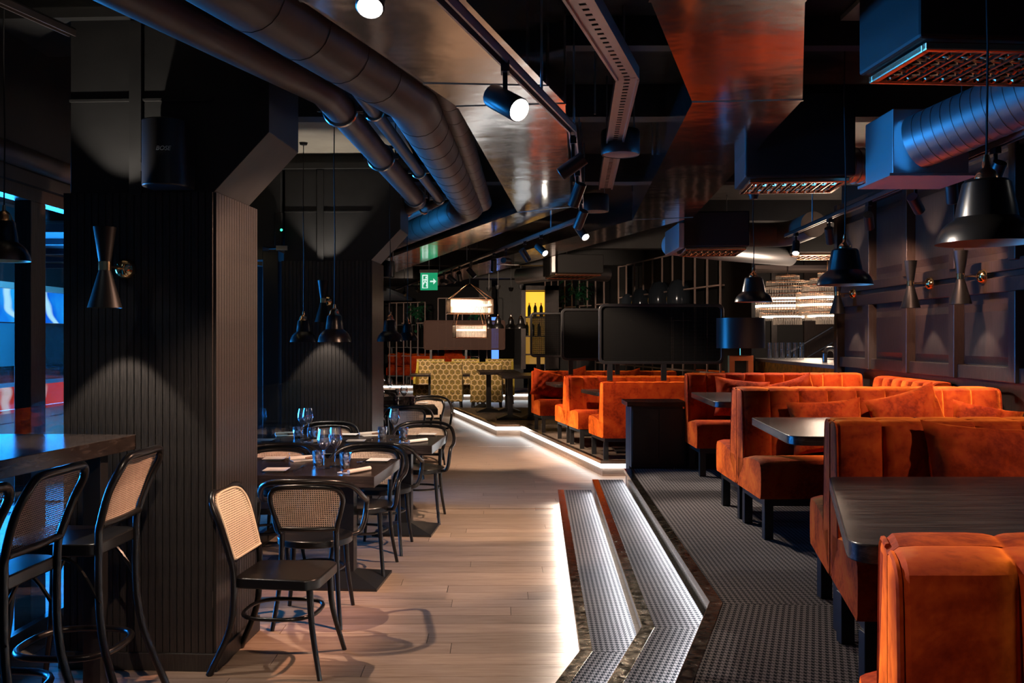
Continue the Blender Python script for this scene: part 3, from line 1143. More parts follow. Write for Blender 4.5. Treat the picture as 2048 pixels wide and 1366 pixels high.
x, y = on(TA, 14.0); spotlight(x, y, 2.62, (1.2, 14.1, 0.8), 'dark track spot over the farthest platform sofa', 260, WARM, 56, lit=False)
x, y = on(TA, 15.6); spotlight(x, y, 2.62, (-0.7, 20.3, 0.5), 'small lit track spot below the exit sign', 70, WARM, 62)
x, y = on(TA, 17.2); spotlight(x, y, 2.62, (-0.6, 22.4, 0.8), 'small lit track spot left of the exit sign', 360, WARM, 56)
x, y = on(TA, 18.8); spotlight(x, y, 2.62, (-2.0, 24.8, 0.9), 'farthest small lit spot on the long track', 600, WARM, 62)
x, y = on(TB, 5.0); spotlight(x, y, 2.62, (2.55, 6.0, 1.15), 'track spot nearest the large pendant on the wall track', 150, NEUT, 58)
x, y = on(TB, 7.0); spotlight(x, y, 2.62, (3.2, 8.0, 1.7), 'middle track spot on the wall track', 130, AMBER, 76)
x, y = on(TB, 9.1); spotlight(x, y, 2.62, (2.4, 8.0, 1.0), 'lit track spot near the far end of the wall track', 150, NEUT, 66)
x, y = on(TB, 8.0); spotlight(x, y, 2.62, (3.16, 8.74, 1.25), 'track spot half hidden by the middle pendant', 200, NEUT, 32)
x, y = on(TB, 6.1); spotlight(x, y, 2.62, (3.28, 6.7, 1.9), 'wall track spot hidden behind the large pendant', 90, AMBER, 78)
x, y = on(TB, 5.55); spotlight(x, y, 2.62, (3.02, 6.16, 1.25), 'wall track spot between the large pendant and the spiral duct', 120, NEUT, 30)
x, y = on(TB, 2.8); spotlight(x, y, 2.62, (1.75, 3.65, 0.95), 'added unseen wall track spot outside the top right corner', 60, NEUT, 56)  # unseen fixture, added to light the large cushion sofa
x, y = on(TCc, 3.4); spotlight(x, y, 2.98, (-1.75, 4.4, 1.1), 'spot on the short track beside the near pillar', 8, COOL, 40, lit=False)
x, y = on(TD, 5.7); spotlight(x, y, 2.98, (-0.55, 4.25, 0.0), 'spot on the short track behind the near pillar head', 240, WARM, 60, lit=False)


# ---- cylinder ceiling loudspeakers
def cyl_speaker(p, r, h, label):
    t_ = thing('ceiling_speaker', label, 'loudspeaker', p)
    MB().lathe([(0.0, h), (r * 0.96, h), (r, h - 0.015), (r, 0.012), (r * 0.97, 0.0), (r * 0.90, 0.004)], 32, None).build('body', 'black_metal', t_, 40)
    MB().lathe([(r * 0.90, 0.004), (0.001, 0.010)], 32).build('grille', 'steel_thin', t_, 40)
    for s_ in (-1, 1):
        MB().tube([(s_ * r * 0.7, 0, h), (s_ * r * 0.7, 0, ZC - p[2])], 0.005, 6).build('hanger_rod', 'steel_thin', t_)


cyl_speaker((0.715, 6.1, 2.80), 0.128, 0.16, 'black cylinder loudspeaker hanging under the cable tray')
cyl_speaker((0.73, 8.2, 2.71), 0.128, 0.15, 'black cylinder loudspeaker beyond the end of the cable tray')
cyl_speaker((-1.55, 11.6, 2.35), 0.08, 0.2, 'small black round loudspeaker beside the far pillar edge')


# ---- air handling units with wavy grilles
def air_unit(p, w, dpt, h, rz, label, slats=True):
    """p: front left lower corner of grille; local x to the right, y away"""
    t_ = thing('air_unit', label, 'air unit', p, rz)
    MB().box(-0.03, -0.02, 0.035, w + 0.03, dpt + 0.02, h).build('casing', 'matte_black', t_, bevel=0.012)
    fr = 0.028
    f_ = MB()
    f_.box(0, 0, 0, w, fr, 0.03).box(0, dpt - fr, 0, w, dpt, 0.03).box(0, fr, 0, fr, dpt - fr, 0.03).box(w - fr, fr, 0, w, dpt - fr, 0.03)
    f_.build('grille_frame', 'copper', t_, bevel=0.006)
    n_ = 9
    for k in range(n_):
        x0 = fr + (w - 2 * fr) * (k + 0.5) / n_
        path = []
        m_ = 28
        for i in range(m_ + 1):
            yy = fr + (dpt - 2 * fr) * i / m_
            path.append((x0 + 0.012 * math.sin(i * 1.9), yy, 0.014 + 0.008 * math.cos(i * 1.9)))
        MB().tube(path, 0.0075, 6).build('wavy_slat', 'copper', t_, 50)
        if k < n_ - 1:
            xm = fr + (w - 2 * fr) * (k + 1) / n_
            MB().box(xm - 0.004, fr, 0.006, xm + 0.004, dpt - fr, 0.02).build('grille_bar', 'copper', t_)
    return t_


air_unit((1.37, 3.06, 2.55), 0.66, 0.42, 0.62, R(4), 'black air unit with copper wavy grille, nearest, at the top right')
air_unit((1.47, 5.72, 2.55), 0.60, 0.46, 0.55, R(-6), 'black air unit with copper wavy grille behind the first pendant cord')
air_unit((1.80, 9.6, 2.50), 0.62, 0.8, 0.40, R(-6), 'dark air unit with copper grille above the tall black screen')
air_unit((3.55, 11.6, 2.62), 0.75, 0.7, 0.35, R(-4), 'air unit with bright copper grille above the bar chandelier')
air_unit((0.65, 13.8, 2.52), 0.7, 0.9, 0.32, R(8), 'dark air unit with grille above the row of screens')


# ---- round ducts on the right
def round_duct(name, label, pts, r, mat, pitch, ringr=1.012):
    t_ = thing(name, label, 'duct')
    P = [Vector(p) for p in pts]
    MB().tube(smoothpath(pts, 6) if len(pts) > 2 else pts, r, 28).build('duct_tube', mat, t_, 40)
    for a, b in zip(P, P[1:]):
        L_ = (b - a).length
        d_ = (b - a).normalized()
        for k in range(1, int(L_ / pitch)):
            c_ = a + d_ * k * pitch
            MB().tube([c_ - d_ * 0.003, c_ + d_ * 0.003], r * ringr, 28).build('spiral_seam', mat, t_, 40)
    return t_


round_duct('spiral_duct', 'large ribbed spiral duct lit blue at the right edge', [(2.23, 5.08, 2.67), (2.93, 4.08, 2.95)], 0.150, 'spiral_duct', 0.055)
pb = thing('duct_plenum', 'square sheet metal plenum at the end of the blue spiral duct', 'plenum box')
MB().box(2.10, 5.10, 2.50, 2.52, 5.50, 2.86).build('plenum_shell', 'spiral_duct', pb, bevel=0.006)
MB().box(2.07, 5.07, 2.485, 2.56, 5.54, 2.50).build('plenum_flange', 'spiral_duct', pb)
fp = [(2.10, 6.05, 2.72), (2.35, 6.1, 2.73), (2.6, 6.05, 2.72), (2.9, 6.1, 2.74)]
round_duct('flexible_duct', 'crumpled foil duct behind the second pendant cord', fp, 0.115, 'foil_duct', 0.05, 1.05)
round_duct('round_duct', 'brownish round duct elbow left of the bar chandelier', [(2.1, 9.9, 2.70), (2.75, 9.95, 2.70), (2.95, 9.8, 2.70), (3.0, 9.2, 2.72)], 0.13, 'pipe_paint', 0.5)
pb = thing('duct_plenum', 'plain plenum box lit blue above the lattice', 'plenum box')
MB().box(1.72, 9.55, 2.52, 1.78, 10.4, 2.78).build('plenum_shell', 'spiral_duct', pb, bevel=0.006)
pb = thing('duct_plenum', 'small plenum box lit blue beside the far lattice', 'plenum box')
MB().box(0.58, 13.6, 2.55, 0.64, 14.7, 2.80).build('plenum_shell', 'spiral_duct', pb, bevel=0.006)
rd_ = round_duct('round_duct', 'blue lit round duct above the yellow niche', [(0.1, 15.6, 2.62), (0.9, 15.2, 2.66), (1.6, 15.6, 2.66)], 0.13, 'spiral_duct', 0.45)
MB().tube([(0.9, 15.2, 2.78), (0.9, 15.2, ZC)], 0.006, 6).build('hanger_rod', 'steel_thin', rd_)
round_duct('round_duct', 'blue lit round duct above the long lattice', [(1.8, 10.6, 2.66), (2.6, 11.2, 2.64), (3.6, 12.0, 2.64)], 0.12, 'spiral_duct', 0.5)
MB().tube([(2.6, 11.2, 2.75), (2.6, 11.2, ZC)], 0.006, 6).build('hanger_rod', 'steel_thin', bpy.data.objects['round_duct.002'])

# threaded rods hanging from the slab, each a thing of its own
for k, (px, py0, Y) in enumerate(((1190, 240, 5.4), (1305, 255, 6.6), (1220, 245, 6.4), (1125, 160, 5.0), (1248, 50, 4.8), (1040, 400, 9.0))):
    a = at(px, py0, Y)
    lab = ['left of the cylinder speaker', 'right of the cylinder speaker', 'above the cylinder speaker', 'beside the bend of the steel duct', 'beside the cable tray bend', 'below the end of the steel duct'][k]
    o = MB().tube([(0, 0, 0), (0, 0, min(0.42, ZC - 2.9))], 0.006, 6).build('threaded_rod', 'steel_thin', None, loc=(a[0], a[1], ZC - min(0.42, ZC - 2.9)))
    tag(o, 'thin threaded rod hanging from the ceiling ' + lab, 'rod')


# ================================================================== LAMPS
def pendant(kind, p, cord_top, label, rod=False):
    """p: centre of the rim; kind 'bell' (narrow shoulder, left) or 'dome' (wide, right)"""
    t_ = thing('pendant_lamp', label, 'pendant lamp', p, 0, 'black pendants over the dining tables' if kind == 'bell' else 'wide black pendants over the booth tables')
    if kind == 'bell':
        out = [(0.115, 0.0), (0.113, 0.012), (0.108, 0.032), (0.097, 0.056), (0.08, 0.074), (0.062, 0.088), (0.060, 0.094), (0.056, 0.13), (0.049, 0.178), (0.044, 0.186)]
        cap = [(0.044, 0.186), (0.036, 0.196), (0.032, 0.212), (0.022, 0.228), (0.010, 0.236), (0.008, 0.262), (0.0, 0.263)]
        zt = 0.262
    else:
        out = [(0.150, 0.0), (0.149, 0.006), (0.144, 0.024), (0.132, 0.046), (0.115, 0.064), (0.097, 0.076), (0.092, 0.082), (0.086, 0.12), (0.071, 0.19), (0.062, 0.199)]
        cap = [(0.036, 0.199), (0.035, 0.212), (0.027, 0.228), (0.014, 0.238), (0.012, 0.262), (0.008, 0.28), (0.0, 0.281)]
        zt = 0.28
    MB().lathe(out + [(cap[0][0] - .002, out[-1][1])], 40).build('shade', 'black_lacquer', t_, 24)
    inn = [(r_ - 0.004, z_ + 0.001) for r_, z_ in out[:-1]]
    MB().lathe([out[0]] + inn + [(0.001, inn[-1][1])], 40).build('shade_lining', 'lamp_inside', t_, 50)
    MB().lathe(cap, 24).build('cap', 'copper', t_, 50)
    MB().lathe([(0.0, 0.03), (0.018, 0.036), (0.027, 0.055), (0.022, 0.085), (0.012, 0.11)], 14).build('bulb', 'sign_white', t_, 50)
    dz = cord_top - p[2]
    MB().tube([(0, 0, zt - 0.005), (0.004, 0.0, zt + (dz - zt) * 0.3), (-0.004, 0.002, zt + (dz - zt) * 0.65), (0, 0, dz - 0.05)], 0.0038, 6).build('cord', 'rubber', t_, 50)
    MB().lathe([(0.006, dz - 0.075), (0.03, dz - 0.07), (0.045, dz - 0.03), (0.05, dz), (0.0, dz)], 20).build('canopy', 'black_metal', t_, 50)
    if cord_top < ZC - 0.01:
        MB().tube([(0, 0, dz), (0, 0, ZC - p[2])], 0.006, 6).build('drop_rod', 'black_metal', t_)
    return t_


def pend_at(kind, px, py, Y, top, label):
    return pendant(kind, at(px, py, Y), top, label)


pend_at('bell', 8, 522, 4.33, ZC, 'black pendant at the left edge above the bar table')
pend_at('bell', 607, 684, 7.95, ZC, 'black bell pendant left of the sconce on the second pillar')
pend_at('bell', 669, 684, 6.45, ZC, 'black bell pendant hanging in front of the second pillar sconce')
pend_at('bell', 780, 683, 8.1, ZC, 'black bell pendant just right of the second pillar edge')
pend_at('bell', 815, 681, 10.3, ZC, 'smaller looking black pendant behind the one at the pillar edge')
pend_at('bell', 757, 671, 26.0, ZC, 'tiny far pendant beside the second pillar edge')
for k, px in enumerate((978, 996, 1022, 1042)):
    pend_at('bell', px, 657, 17.8 if k % 2 == 0 else 17.0, 2.55, ['leftmost of four small far pendants in a row', 'second from left of four small far pendants', 'third from left of four small far pendants', 'rightmost of four small far pendants in a row'][k])
pend_at('dome', 1973, 487, 2.92, ZC, 'largest wide black pendant at the right edge')
pend_at('dome', 1690, 570, 5.12, ZC, 'middle wide black pendant in front of the bar chandelier')
pend_at('dome', 1507, 604, 7.45, 2.78, 'smallest wide black pendant left of the bar chandelier')


def sconce(p, rz, label, standoff=0.17, power=7.0):
    """double-cone wall lamp; p on the wall face, local -y out of the wall"""
    t_ = thing('wall_sconce', label, 'wall lamp', p, rz, 'black and brass double cone sconces')
    Rm = Matrix.Rotation(R(90), 4, 'X')
    MB().lathe([(0.0, 0.046), (0.022, 0.043), (0.040, 0.030), (0.049, 0.012), (0.050, 0.0), (0.0, 0.0)], 28, Rm).build('wall_plate', 'brass', t_, 50)
    s_ = -standoff
    MB().tube([(0, -0.04, 0), (0, s_, 0)], 0.006, 10).build('arm', 'brass', t_, 50)
    T_ = Matrix.Translation((0, s_, 0))
    MB().lathe([(0.0275, -0.020), (0.0275, 0.020)], 24, T_).build('collar', 'brass', t_, 50)
    MB().lathe([(0.0265, 0.020), (0.050, 0.178), (0.048, 0.178), (0.0245, 0.022), (0.001, 0.022)], 28, T_).build('upper_cone', 'sconce_black', t_, 50)
    MB().lathe([(0.0265, -0.020), (0.075, -0.192), (0.073, -0.192), (0.0245, -0.024), (0.001, -0.024)], 28, T_).build('lower_cone', 'sconce_black', t_, 50)
    MB().lathe([(0.040, -0.110), (0.001, -0.108)], 20, T_).build('lower_bulb', 'bulb_glow', t_, 50)
    MB().lathe([(0.030, 0.080), (0.001, 0.082)], 20, T_).build('upper_bulb', 'bulb_glow', t_, 50)
    for dz, q, nm in ((-0.12, (0, 0, 0), 'downlight'), (0.10, (PI, 0, 0), 'uplight')):
        o = light('SPOT', nm, (0, s_, dz), power if dz < 0 else power * 1.25, NEUT, None, 0.012, 72, 0.25)
        o.rotation_euler = q
        o.parent = t_
    return t_


sconce((-1.853, 4.435, 1.925), R(-3.2), 'large double cone sconce on the near black pillar', 0.20, 34)
sconce((-1.675, 8.415, 1.925), R(-2), 'double cone sconce on the second pillar behind the pendants', 0.18, 34)
for yy, lab, pw in ((6.41, 'double cone sconce nearest the large pendant on the oak wall', 26), (7.25, 'middle double cone sconce on the oak wall', 26), (8.96, 'farthest double cone sconce on the oak wall beside the middle pendant', 26)):
    sconce((wx(yy) - 0.045, yy, 2.02), R(-90) - XS, lab, 0.16, pw)

# table lamp with square orange base
t_ = thing('table_lamp', 'table lamp with black drum shade on a square orange frame base', 'lamp', (2.36, 9.55, 1.10))
MB().box(-0.125, -0.035, 0.0, 0.125, 0.035, 0.055).box(-0.125, -0.035, 0.255, 0.125, 0.035, 0.31).box(-0.125, -0.035, 0.055, -0.068, 0.035, 0.255).box(0.068, -0.035, 0.055, 0.125, 0.035, 0.255).build('frame_base', 'orange_lacquer', t_, bevel=0.003)
MB().tube([(0, 0, 0.31), (0, 0, 0.42)], 0.008, 10).build('stem', 'brass', t_, 50)
MB().lathe([(0.245, 0.385), (0.235, 0.385), (0.235, 0.695), (0.245, 0.695), (0.245, 0.385)], 48).build('drum_shade', 'black_metal', t_, 50)
MB().lathe([(0.236, 0.688), (0.001, 0.688)], 48).build('shade_top', 'matte_black', t_)
t_ = thing('console_cabinet', 'black console behind the farthest carpeted booth carrying the lamp', 'cabinet', (1.9, 9.25, 0.0))
MB().box(0, 0, 0.04, 1.1, 0.6, 1.06).build('body', 'matte_black', t_, bevel=0.004)
MB().box(-0.02, -0.02, 1.06, 1.12, 0.62, 1.10).build('top', 'matte_black', t_, bevel=0.004)
MB().box(0.04, 0.04, 0, 1.06, 0.56, 0.04).build('plinth', 'matte_black', t_)

# ---- two-tier crystal chandelier over the aisle
CHY = 14.0
t_ = thing('crystal_chandelier', 'two tier rectangular crystal chandelier over the far aisle', 'chandelier', (-0.64, CHY, 0))
for (w, z0, z1, zz) in ((0.325, 1.955, 2.165, 0), (0.235, 1.59, 1.78, 1)):
    mats = Matrix.Rotation(R(12), 4, 'Z')
    nn_ = 26 if zz == 0 else 20
    ring = [(-w, -w * .62), (w, -w * .62), (w, w * .62), (-w, w * .62)]
    for a, b in zip(ring, ring[1:] + ring[:1]):
        a3, b3 = mats @ Vector((*a, 0)), mats @ Vector((*b, 0))
        m_ = MB()
        for k in range(nn_):
            c_ = a3.lerp(b3, (k + 0.5) / nn_)
            m_.box(c_.x - 0.009, c_.y - 0.005, z0 + 0.008, c_.x + 0.009, c_.y + 0.005, z1 - 0.008)
        o = m_.build('crystal_rods', 'crystal', t_)
        o['kind'] = 'stuff'
        for zf in (z0, z1):
            MB().tube([(a3.x, a3.y, zf), (b3.x, b3.y, zf)], 0.008, 6).build('frame_bar', 'copper', t_)
        MB().tube([(a3.x, a3.y, z0), (a3.x, a3.y, z1)], 0.006, 6).build('frame_bar', 'copper', t_)
        a4, b4 = a3 * 0.90, b3 * 0.90
        zb = z0 + (z1 - z0) * 0.6
        MB().tube([(a4.x, a4.y, zb), (b4.x, b4.y, zb)], 0.014, 8).build('light_bar', 'crystal_light', t_)
    for a in ring:
        a3 = mats @ Vector((*a, 0))
        top = (0, 0, 2.42) if zz == 0 else (a3.x * 0.8, a3.y * 0.8, 1.955)
        MB().tube([(a3.x, a3.y, z1), top], 0.006, 6).build('suspension_rod', 'copper', t_)
MB().tube([(0, 0, 2.42), (0, 0, ZC)], 0.008, 6).build('stem', 'black_metal', t_)

# ---- big crystal chandeliers in the bar
for k, (px, Y, w, lab) in enumerate(((1575, 13.6, 0.55, 'left tiered crystal chandelier above the bar counter'), (1655, 13.0, 0.42, 'right tiered crystal chandelier above the bar counter'))):
    c0 = at(px, 600, Y)
    t_ = thing('crystal_chandelier', lab, 'chandelier', (c0[0], c0[1], 0))
    tiers = [(0.30, 2.40, 2.50), (0.55, 2.30, 2.42), (0.80, 2.20, 2.33), (1.0, 2.08, 2.22), (1.0, 1.98, 2.12), (0.9, 1.90, 2.02), (0.72, 1.84, 1.95), (0.36, 1.78, 1.88)]
    for q, (f_, z0, z1) in enumerate(tiers):
        r_ = w * f_
        m_ = MB()
        n_ = int(70 * f_) + 14
        for i in range(n_):
            a = 2 * PI * i / n_
            m_.box(r_ * math.cos(a) - .007, r_ * math.sin(a) - .007, z0, r_ * math.cos(a) + .007, r_ * math.sin(a) + .007, z1)
        o = m_.build('crystal_rods', 'crystal', t_)
        o['kind'] = 'stuff'
        MB().tube([(r_ * math.cos(a), r_ * math.sin(a), z1) for a in [2 * PI * i / 28 for i in range(28)]], 0.008, 5, closed=True).build('tier_ring', 'copper', t_, 50)
        if q in (3, 4, 6):
            MB().tube([((r_ - .04) * math.cos(a), (r_ - .04) * math.sin(a), (z0 + z1) / 2) for a in [2 * PI * i / 28 for i in range(28)]], 0.014, 6, closed=True).build('light_ring', 'crystal_dim', t_, 50)
    MB().tube([(0, 0, 2.5), (0, 0, ZC)], 0.012, 8).build('stem', 'copper', t_)
light('POINT', 'bar_glow', (3.9, 11.3, 2.2), 50, WARM, size=0.25)
light('POINT', 'bar_glow_far', (4.9, 15.0, 2.2), 70, WARM, size=0.3)

# ---- exit sign
p = at(858, 563, 15.0)
t_ = thing('exit_sign', 'green illuminated exit sign hanging from the ceiling', 'sign', p, R(-8))
MB().box(-0.14, -0.012, -0.14, 0.14, 0.012, 0.14).build('sign_plate', 'sign_glow', t_)
MB().box(-0.11, -0.016, -0.11, -0.015, -0.012, 0.11).build('door_mark', 'sign_mark', t_)
MB().box(-0.09, -0.018, -0.10, -0.035, -0.0155, 0.09).build('door_gap', 'sign_glow', t_)
m_ = MB()
m_.lathe([(0.0, 0.0), (0.014, 0.001), (0.0, 0.002)], 10, Matrix.Translation((-0.045, -0.0185, 0.065)) @ Matrix.Rotation(R(90), 4, 'X'))
for a, b in (((-.05, .045), (-.065, 0)), ((-.065, 0), (-.03, -.03)), ((-.03, -.03), (-.04, -.08)), ((-.065, 0), (-.09, -.05)), ((-.055, .035), (-.02, .01)), ((-.055, .035), (-.09, .02))):
    m_.tube([(a[0], -0.019, a[1]), (b[0], -0.019, b[1])], 0.009, 5)
m_.build('running_figure', 'sign_mark', t_)
m_ = MB()
m_.add([(0.02, -0.015, 0.012), (0.075, -0.015, 0.012), (0.075, -0.015, 0.05), (0.125, -0.015, 0.0), (0.075, -0.015, -0.05), (0.075, -0.015, -0.012), (0.02, -0.015, -0.012)], [(6, 5, 1, 0), (4, 3, 2)])
m_.build('arrow', 'sign_mark', t_)
MB().box(-0.15, -0.03, 0.14, 0.15, 0.03, 0.19).build('housing', 'sign_white', t_)
MB().tube([(0, 0, 0.19), (0, 0, ZC - p[2])], 0.008, 6).build('stem', 'steel_thin', t_)

# ---- black wall loudspeaker with its maker's word on the front
t_ = thing('wall_speaker', 'black curved wall loudspeaker on the near pillar head', 'loudspeaker', (-1.615, 4.42, 2.30), R(-3.2))
w, dd, hh = 0.103, 0.19, 0.31
prof = [(-w, 0.0), (-w, -dd * 0.55)] + [(-w * math.cos(a), -dd * 0.55 - dd * 0.45 * math.sin(a)) for a in [PI * k / 14 for k in range(1, 14)]] + [(w, -dd * 0.55), (w, 0.0)]
MB().prism(prof, 0, hh).build('cabinet', 'black_metal', t_, 35, bevel=0.006)
MB().box(-0.15, -0.03, 0.09, -0.09, 0.01, 0.13).build('bracket', 'steel_thin', t_)
tc = bpy.data.curves.new('logo', 'FONT')
tc.body = 'BOSE'
tc.size = 0.028
tc.align_x = 'CENTER'
tc.shear = 0.25
tc.extrude = 0.0008
o = bpy.data.objects.new('logo', tc)
COL.objects.link(o)
tc.materials.append(M['sign_white'])
bpy.context.view_layer.update()
me_ = bpy.data.meshes.new_from_object(o)
bpy.data.objects.remove(o)
o = bpy.data.objects.new('logo', me_)
COL.objects.link(o)
o.parent = t_
o.location = (0.03, -0.1905, 0.155)
o.rotation_euler = (R(90), 0, R(8))
# ================================================================== FURNITURE
def cushion_mesh(w, h, t_, seed, mat='orange_velvet'):
    rn = random.Random(seed)
    ph = [rn.random() * 6 for _ in range(8)]
    mb_ = MB()
    for sgn in (1, -1):
        def fn(u, v, sgn=sgn):
            a, b = 2 * u - 1, 2 * v - 1
            pin = 1 - 0.10 * (1 - abs(a) ** 2.2) * abs(b) ** 3 - 0.0
            pinx = 1 - 0.08 * (1 - abs(b) ** 2.2) * abs(a) ** 3
            x_ = a * w / 2 * pinx
            z_ = b * h / 2 * pin
            e_ = max(0.0, (1 - a * a)) ** 0.42 * max(0.0, (1 - b * b)) ** 0.42
            wr = 0.008 * math.sin(9 * a + 5 * b + ph[0]) * math.sin(7 * b - 4 * a + ph[1]) + 0.005 * math.sin(19 * a - 11 * b + ph[2])
            if abs(a) > 0.55 and abs(b) > 0.35:
                wr += 0.010 * math.sin(24 * (abs(a) - abs(b)) + ph[3])
            y_ = sgn * (t_ / 2 * e_ + wr * (e_ ** 0.7))
            return (x_, y_, z_ + h / 2)
        if sgn == 1:
            mb_.grid(26, 20, lambda u, v: fn(1 - u, v))
        else:
            mb_.grid(26, 20, fn)
    return mb_.mesh('cushion', mat, 80)


CUSH = [cushion_mesh(0.56, 0.40, 0.20, 3), cushion_mesh(0.50, 0.44, 0.20, 11), cushion_mesh(0.44, 0.34, 0.18, 23)]


def cushion(kind, loc, rot, label, group='orange velvet cushions in the booths', s_=1.0):
    o = bpy.data.objects.new('velvet_cushion', CUSH[kind])
    COL.objects.link(o)
    o.location = loc
    o.rotation_euler = tuple(R(a) for a in rot)
    o.scale = (s_, s_, s_)
    tag(o, label, 'cushion', group)
    return o


def sofa(label, loc, L_, rz, shear=0.0, chan=0.19, H_=0.90, D_=0.62, flat_back=False, group='orange velvet booth sofas', legs=True):
    """booth sofa; local x along, back plane y = 0, seat towards -y, plan sheared by shear"""
    t_ = thing('booth_sofa', label, 'sofa', loc, rz, group)
    sh = lambda x_, y_, z_: (x_ + shear * y_, y_, z_)
    # backrest: vertical channels bulging out of the front face
    n_ = max(3, round(L_ / chan))
    cw = L_ / n_
    prof = [(-0.175, 0.40), (-0.168, 0.50), (-0.158, 0.62), (-0.146, 0.74), (-0.132, H_ - 0.045), (-0.122, H_ - 0.016), (-0.100, H_ - 0.004), (-0.07, H_), (-0.02, H_), (0.0, H_ - 0.003), (0.0, H_ - 0.05), (0.0, 0.25)]
    bl = [0.0, 0.014, 0.028, 0.034, 0.032, 0.026, 0.014, 0.008, 0.004, 0.0, 0.0, 0.0]
    st = [0.0, 0.04, 0.10, 0.25, 0.5, 0.75, 0.90, 0.96]
    xs = [(i + s_) * cw for i in range(n_) for s_ in st] + [L_]
    mb_ = MB()
    for x_ in xs:
        tt = (x_ / cw) % 1.0
        if abs(x_ - L_) < 1e-6:
            tt = 0.0
        b_ = 1.0 - abs(2 * tt - 1) ** 6 if tt > 1e-6 else 0.0
        edge = min(x_, L_ - x_)
        e_ = 0.012 * max(0, 1 - edge / 0.02)
        for (y_, z_), q in zip(prof, bl):
            zz = z_ - (e_ if z_ > H_ - 0.06 else 0) - (0.004 * (1 - b_) if z_ > H_ - 0.03 else 0)
            mb_.v.append(sh(x_, min(0.0, y_ - (q if flat_back is False else q) * (b_ - 0.35)), zz))
    k = len(prof)
    for i in range(len(xs) - 1):
        for j in range(k):
            j2 = (j + 1) % k
            mb_.f.append((i * k + j, (i + 1) * k + j, (i + 1) * k + j2, i * k + j2))
    mb_.f.append(tuple(range(k)))
    mb_.f.append(tuple((len(xs) - 1) * k + j for j in range(k - 1, -1, -1)))
    bk = mb_.build('backrest', 'orange_velvet', t_, 34)
    # piping down both front edges of the back
    for x_ in (0.004, L_ - 0.004):
        MB().tube([sh(x_, y_ - 0.004, z_ - (0.010 if z_ > H_ - 0.06 else 0)) for y_, z_ in prof[:9]], 0.0055, 6).build('piping', 'orange_velvet', bk, 50)
    # seat block with a soft top
    sp_ = [(-0.03, 0.25), (-D_ + 0.015, 0.25), (-D_, 0.275), (-D_ - 0.006, 0.38), (-D_ + 0.002, 0.455), (-D_ + 0.03, 0.482), (-D_ + 0.16, 0.490), (-0.30, 0.478), (-0.16, 0.455), (-0.03, 0.45)]
    k = len(sp_)
    mb_ = MB()
    sx = [0.0, 0.012, 0.05, L_ * 0.25, L_ * 0.5, L_ * 0.75, L_ - 0.05, L_ - 0.012, L_]
    for x_ in sx:
        e_ = 0.014 * max(0, 1 - min(x_, L_ - x_) / 0.03)
        for y_, z_ in sp_:
            mb_.v.append(sh(x_, y_ + (e_ * 0.4 if y_ < -0.4 else 0), z_ - (e_ if z_ > 0.4 else 0)))
    for i in range(len(sx) - 1):
        for j in range(k):
            j2 = (j + 1) % k
            mb_.f.append((i * k + j, i * k + j2, (i + 1) * k + j2, (i + 1) * k + j))
    mb_.f.append(tuple(range(k - 1, -1, -1)))
    mb_.f.append(tuple((len(sx) - 1) * k + j for j in range(k)))
    mb_.build('seat', 'orange_velvet', t_, 40)
    # black plinth frame and square legs
    fr = MB()
    for (x0, x1, y0, y1) in ((0.03, L_ - 0.03, -D_ + 0.03, -D_ + 0.07), (0.03, L_ - 0.03, -0.08, -0.04), (0.03, 0.07, -D_ + 0.07, -0.08), (L_ - 0.07, L_ - 0.03, -D_ + 0.07, -0.08)):
        vs_ = [sh(x_, y_, z_) for z_ in (0.205, 0.25) for y_ in (y0, y1) for x_ in (x0, x1)]
        fr.add(vs_, [(0, 2, 3, 1), (4, 5, 7, 6), (0, 1, 5, 4), (2, 6, 7, 3), (0, 4, 6, 2), (1, 3, 7, 5)])
    fr.build('base_frame', 'black_metal', t_)
    for x_ in (0.03, L_ - 0.085):
        for y_ in (-D_ + 0.03, -0.095):
            q = sh(x_, y_, 0)
            MB().box(q[0], q[1], 0, q[0] + 0.055, q[1] + 0.055, 0.206).build('leg', 'black_metal', t_, bevel=0.002, seg=1)
    return t_


PZ = 0.361
KA, KB = 0.30, 0.03
# carpeted platform, near to far
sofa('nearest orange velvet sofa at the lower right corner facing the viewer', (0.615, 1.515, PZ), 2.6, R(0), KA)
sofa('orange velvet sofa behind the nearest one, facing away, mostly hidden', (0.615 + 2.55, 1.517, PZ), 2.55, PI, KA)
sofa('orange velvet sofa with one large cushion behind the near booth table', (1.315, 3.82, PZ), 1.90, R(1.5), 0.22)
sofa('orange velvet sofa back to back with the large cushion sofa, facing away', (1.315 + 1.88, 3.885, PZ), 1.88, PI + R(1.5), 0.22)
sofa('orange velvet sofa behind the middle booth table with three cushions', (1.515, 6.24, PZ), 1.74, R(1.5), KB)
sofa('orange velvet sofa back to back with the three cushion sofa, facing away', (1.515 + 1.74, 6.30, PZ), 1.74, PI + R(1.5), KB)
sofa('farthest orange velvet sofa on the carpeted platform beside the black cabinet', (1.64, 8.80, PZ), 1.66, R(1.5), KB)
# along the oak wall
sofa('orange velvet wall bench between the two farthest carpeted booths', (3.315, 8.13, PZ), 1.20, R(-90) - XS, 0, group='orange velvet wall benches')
sofa('orange velvet wall bench in the middle booth', (3.27, 5.55, PZ), 1.02, R(-90) - XS, 0, group='orange velvet wall benches')


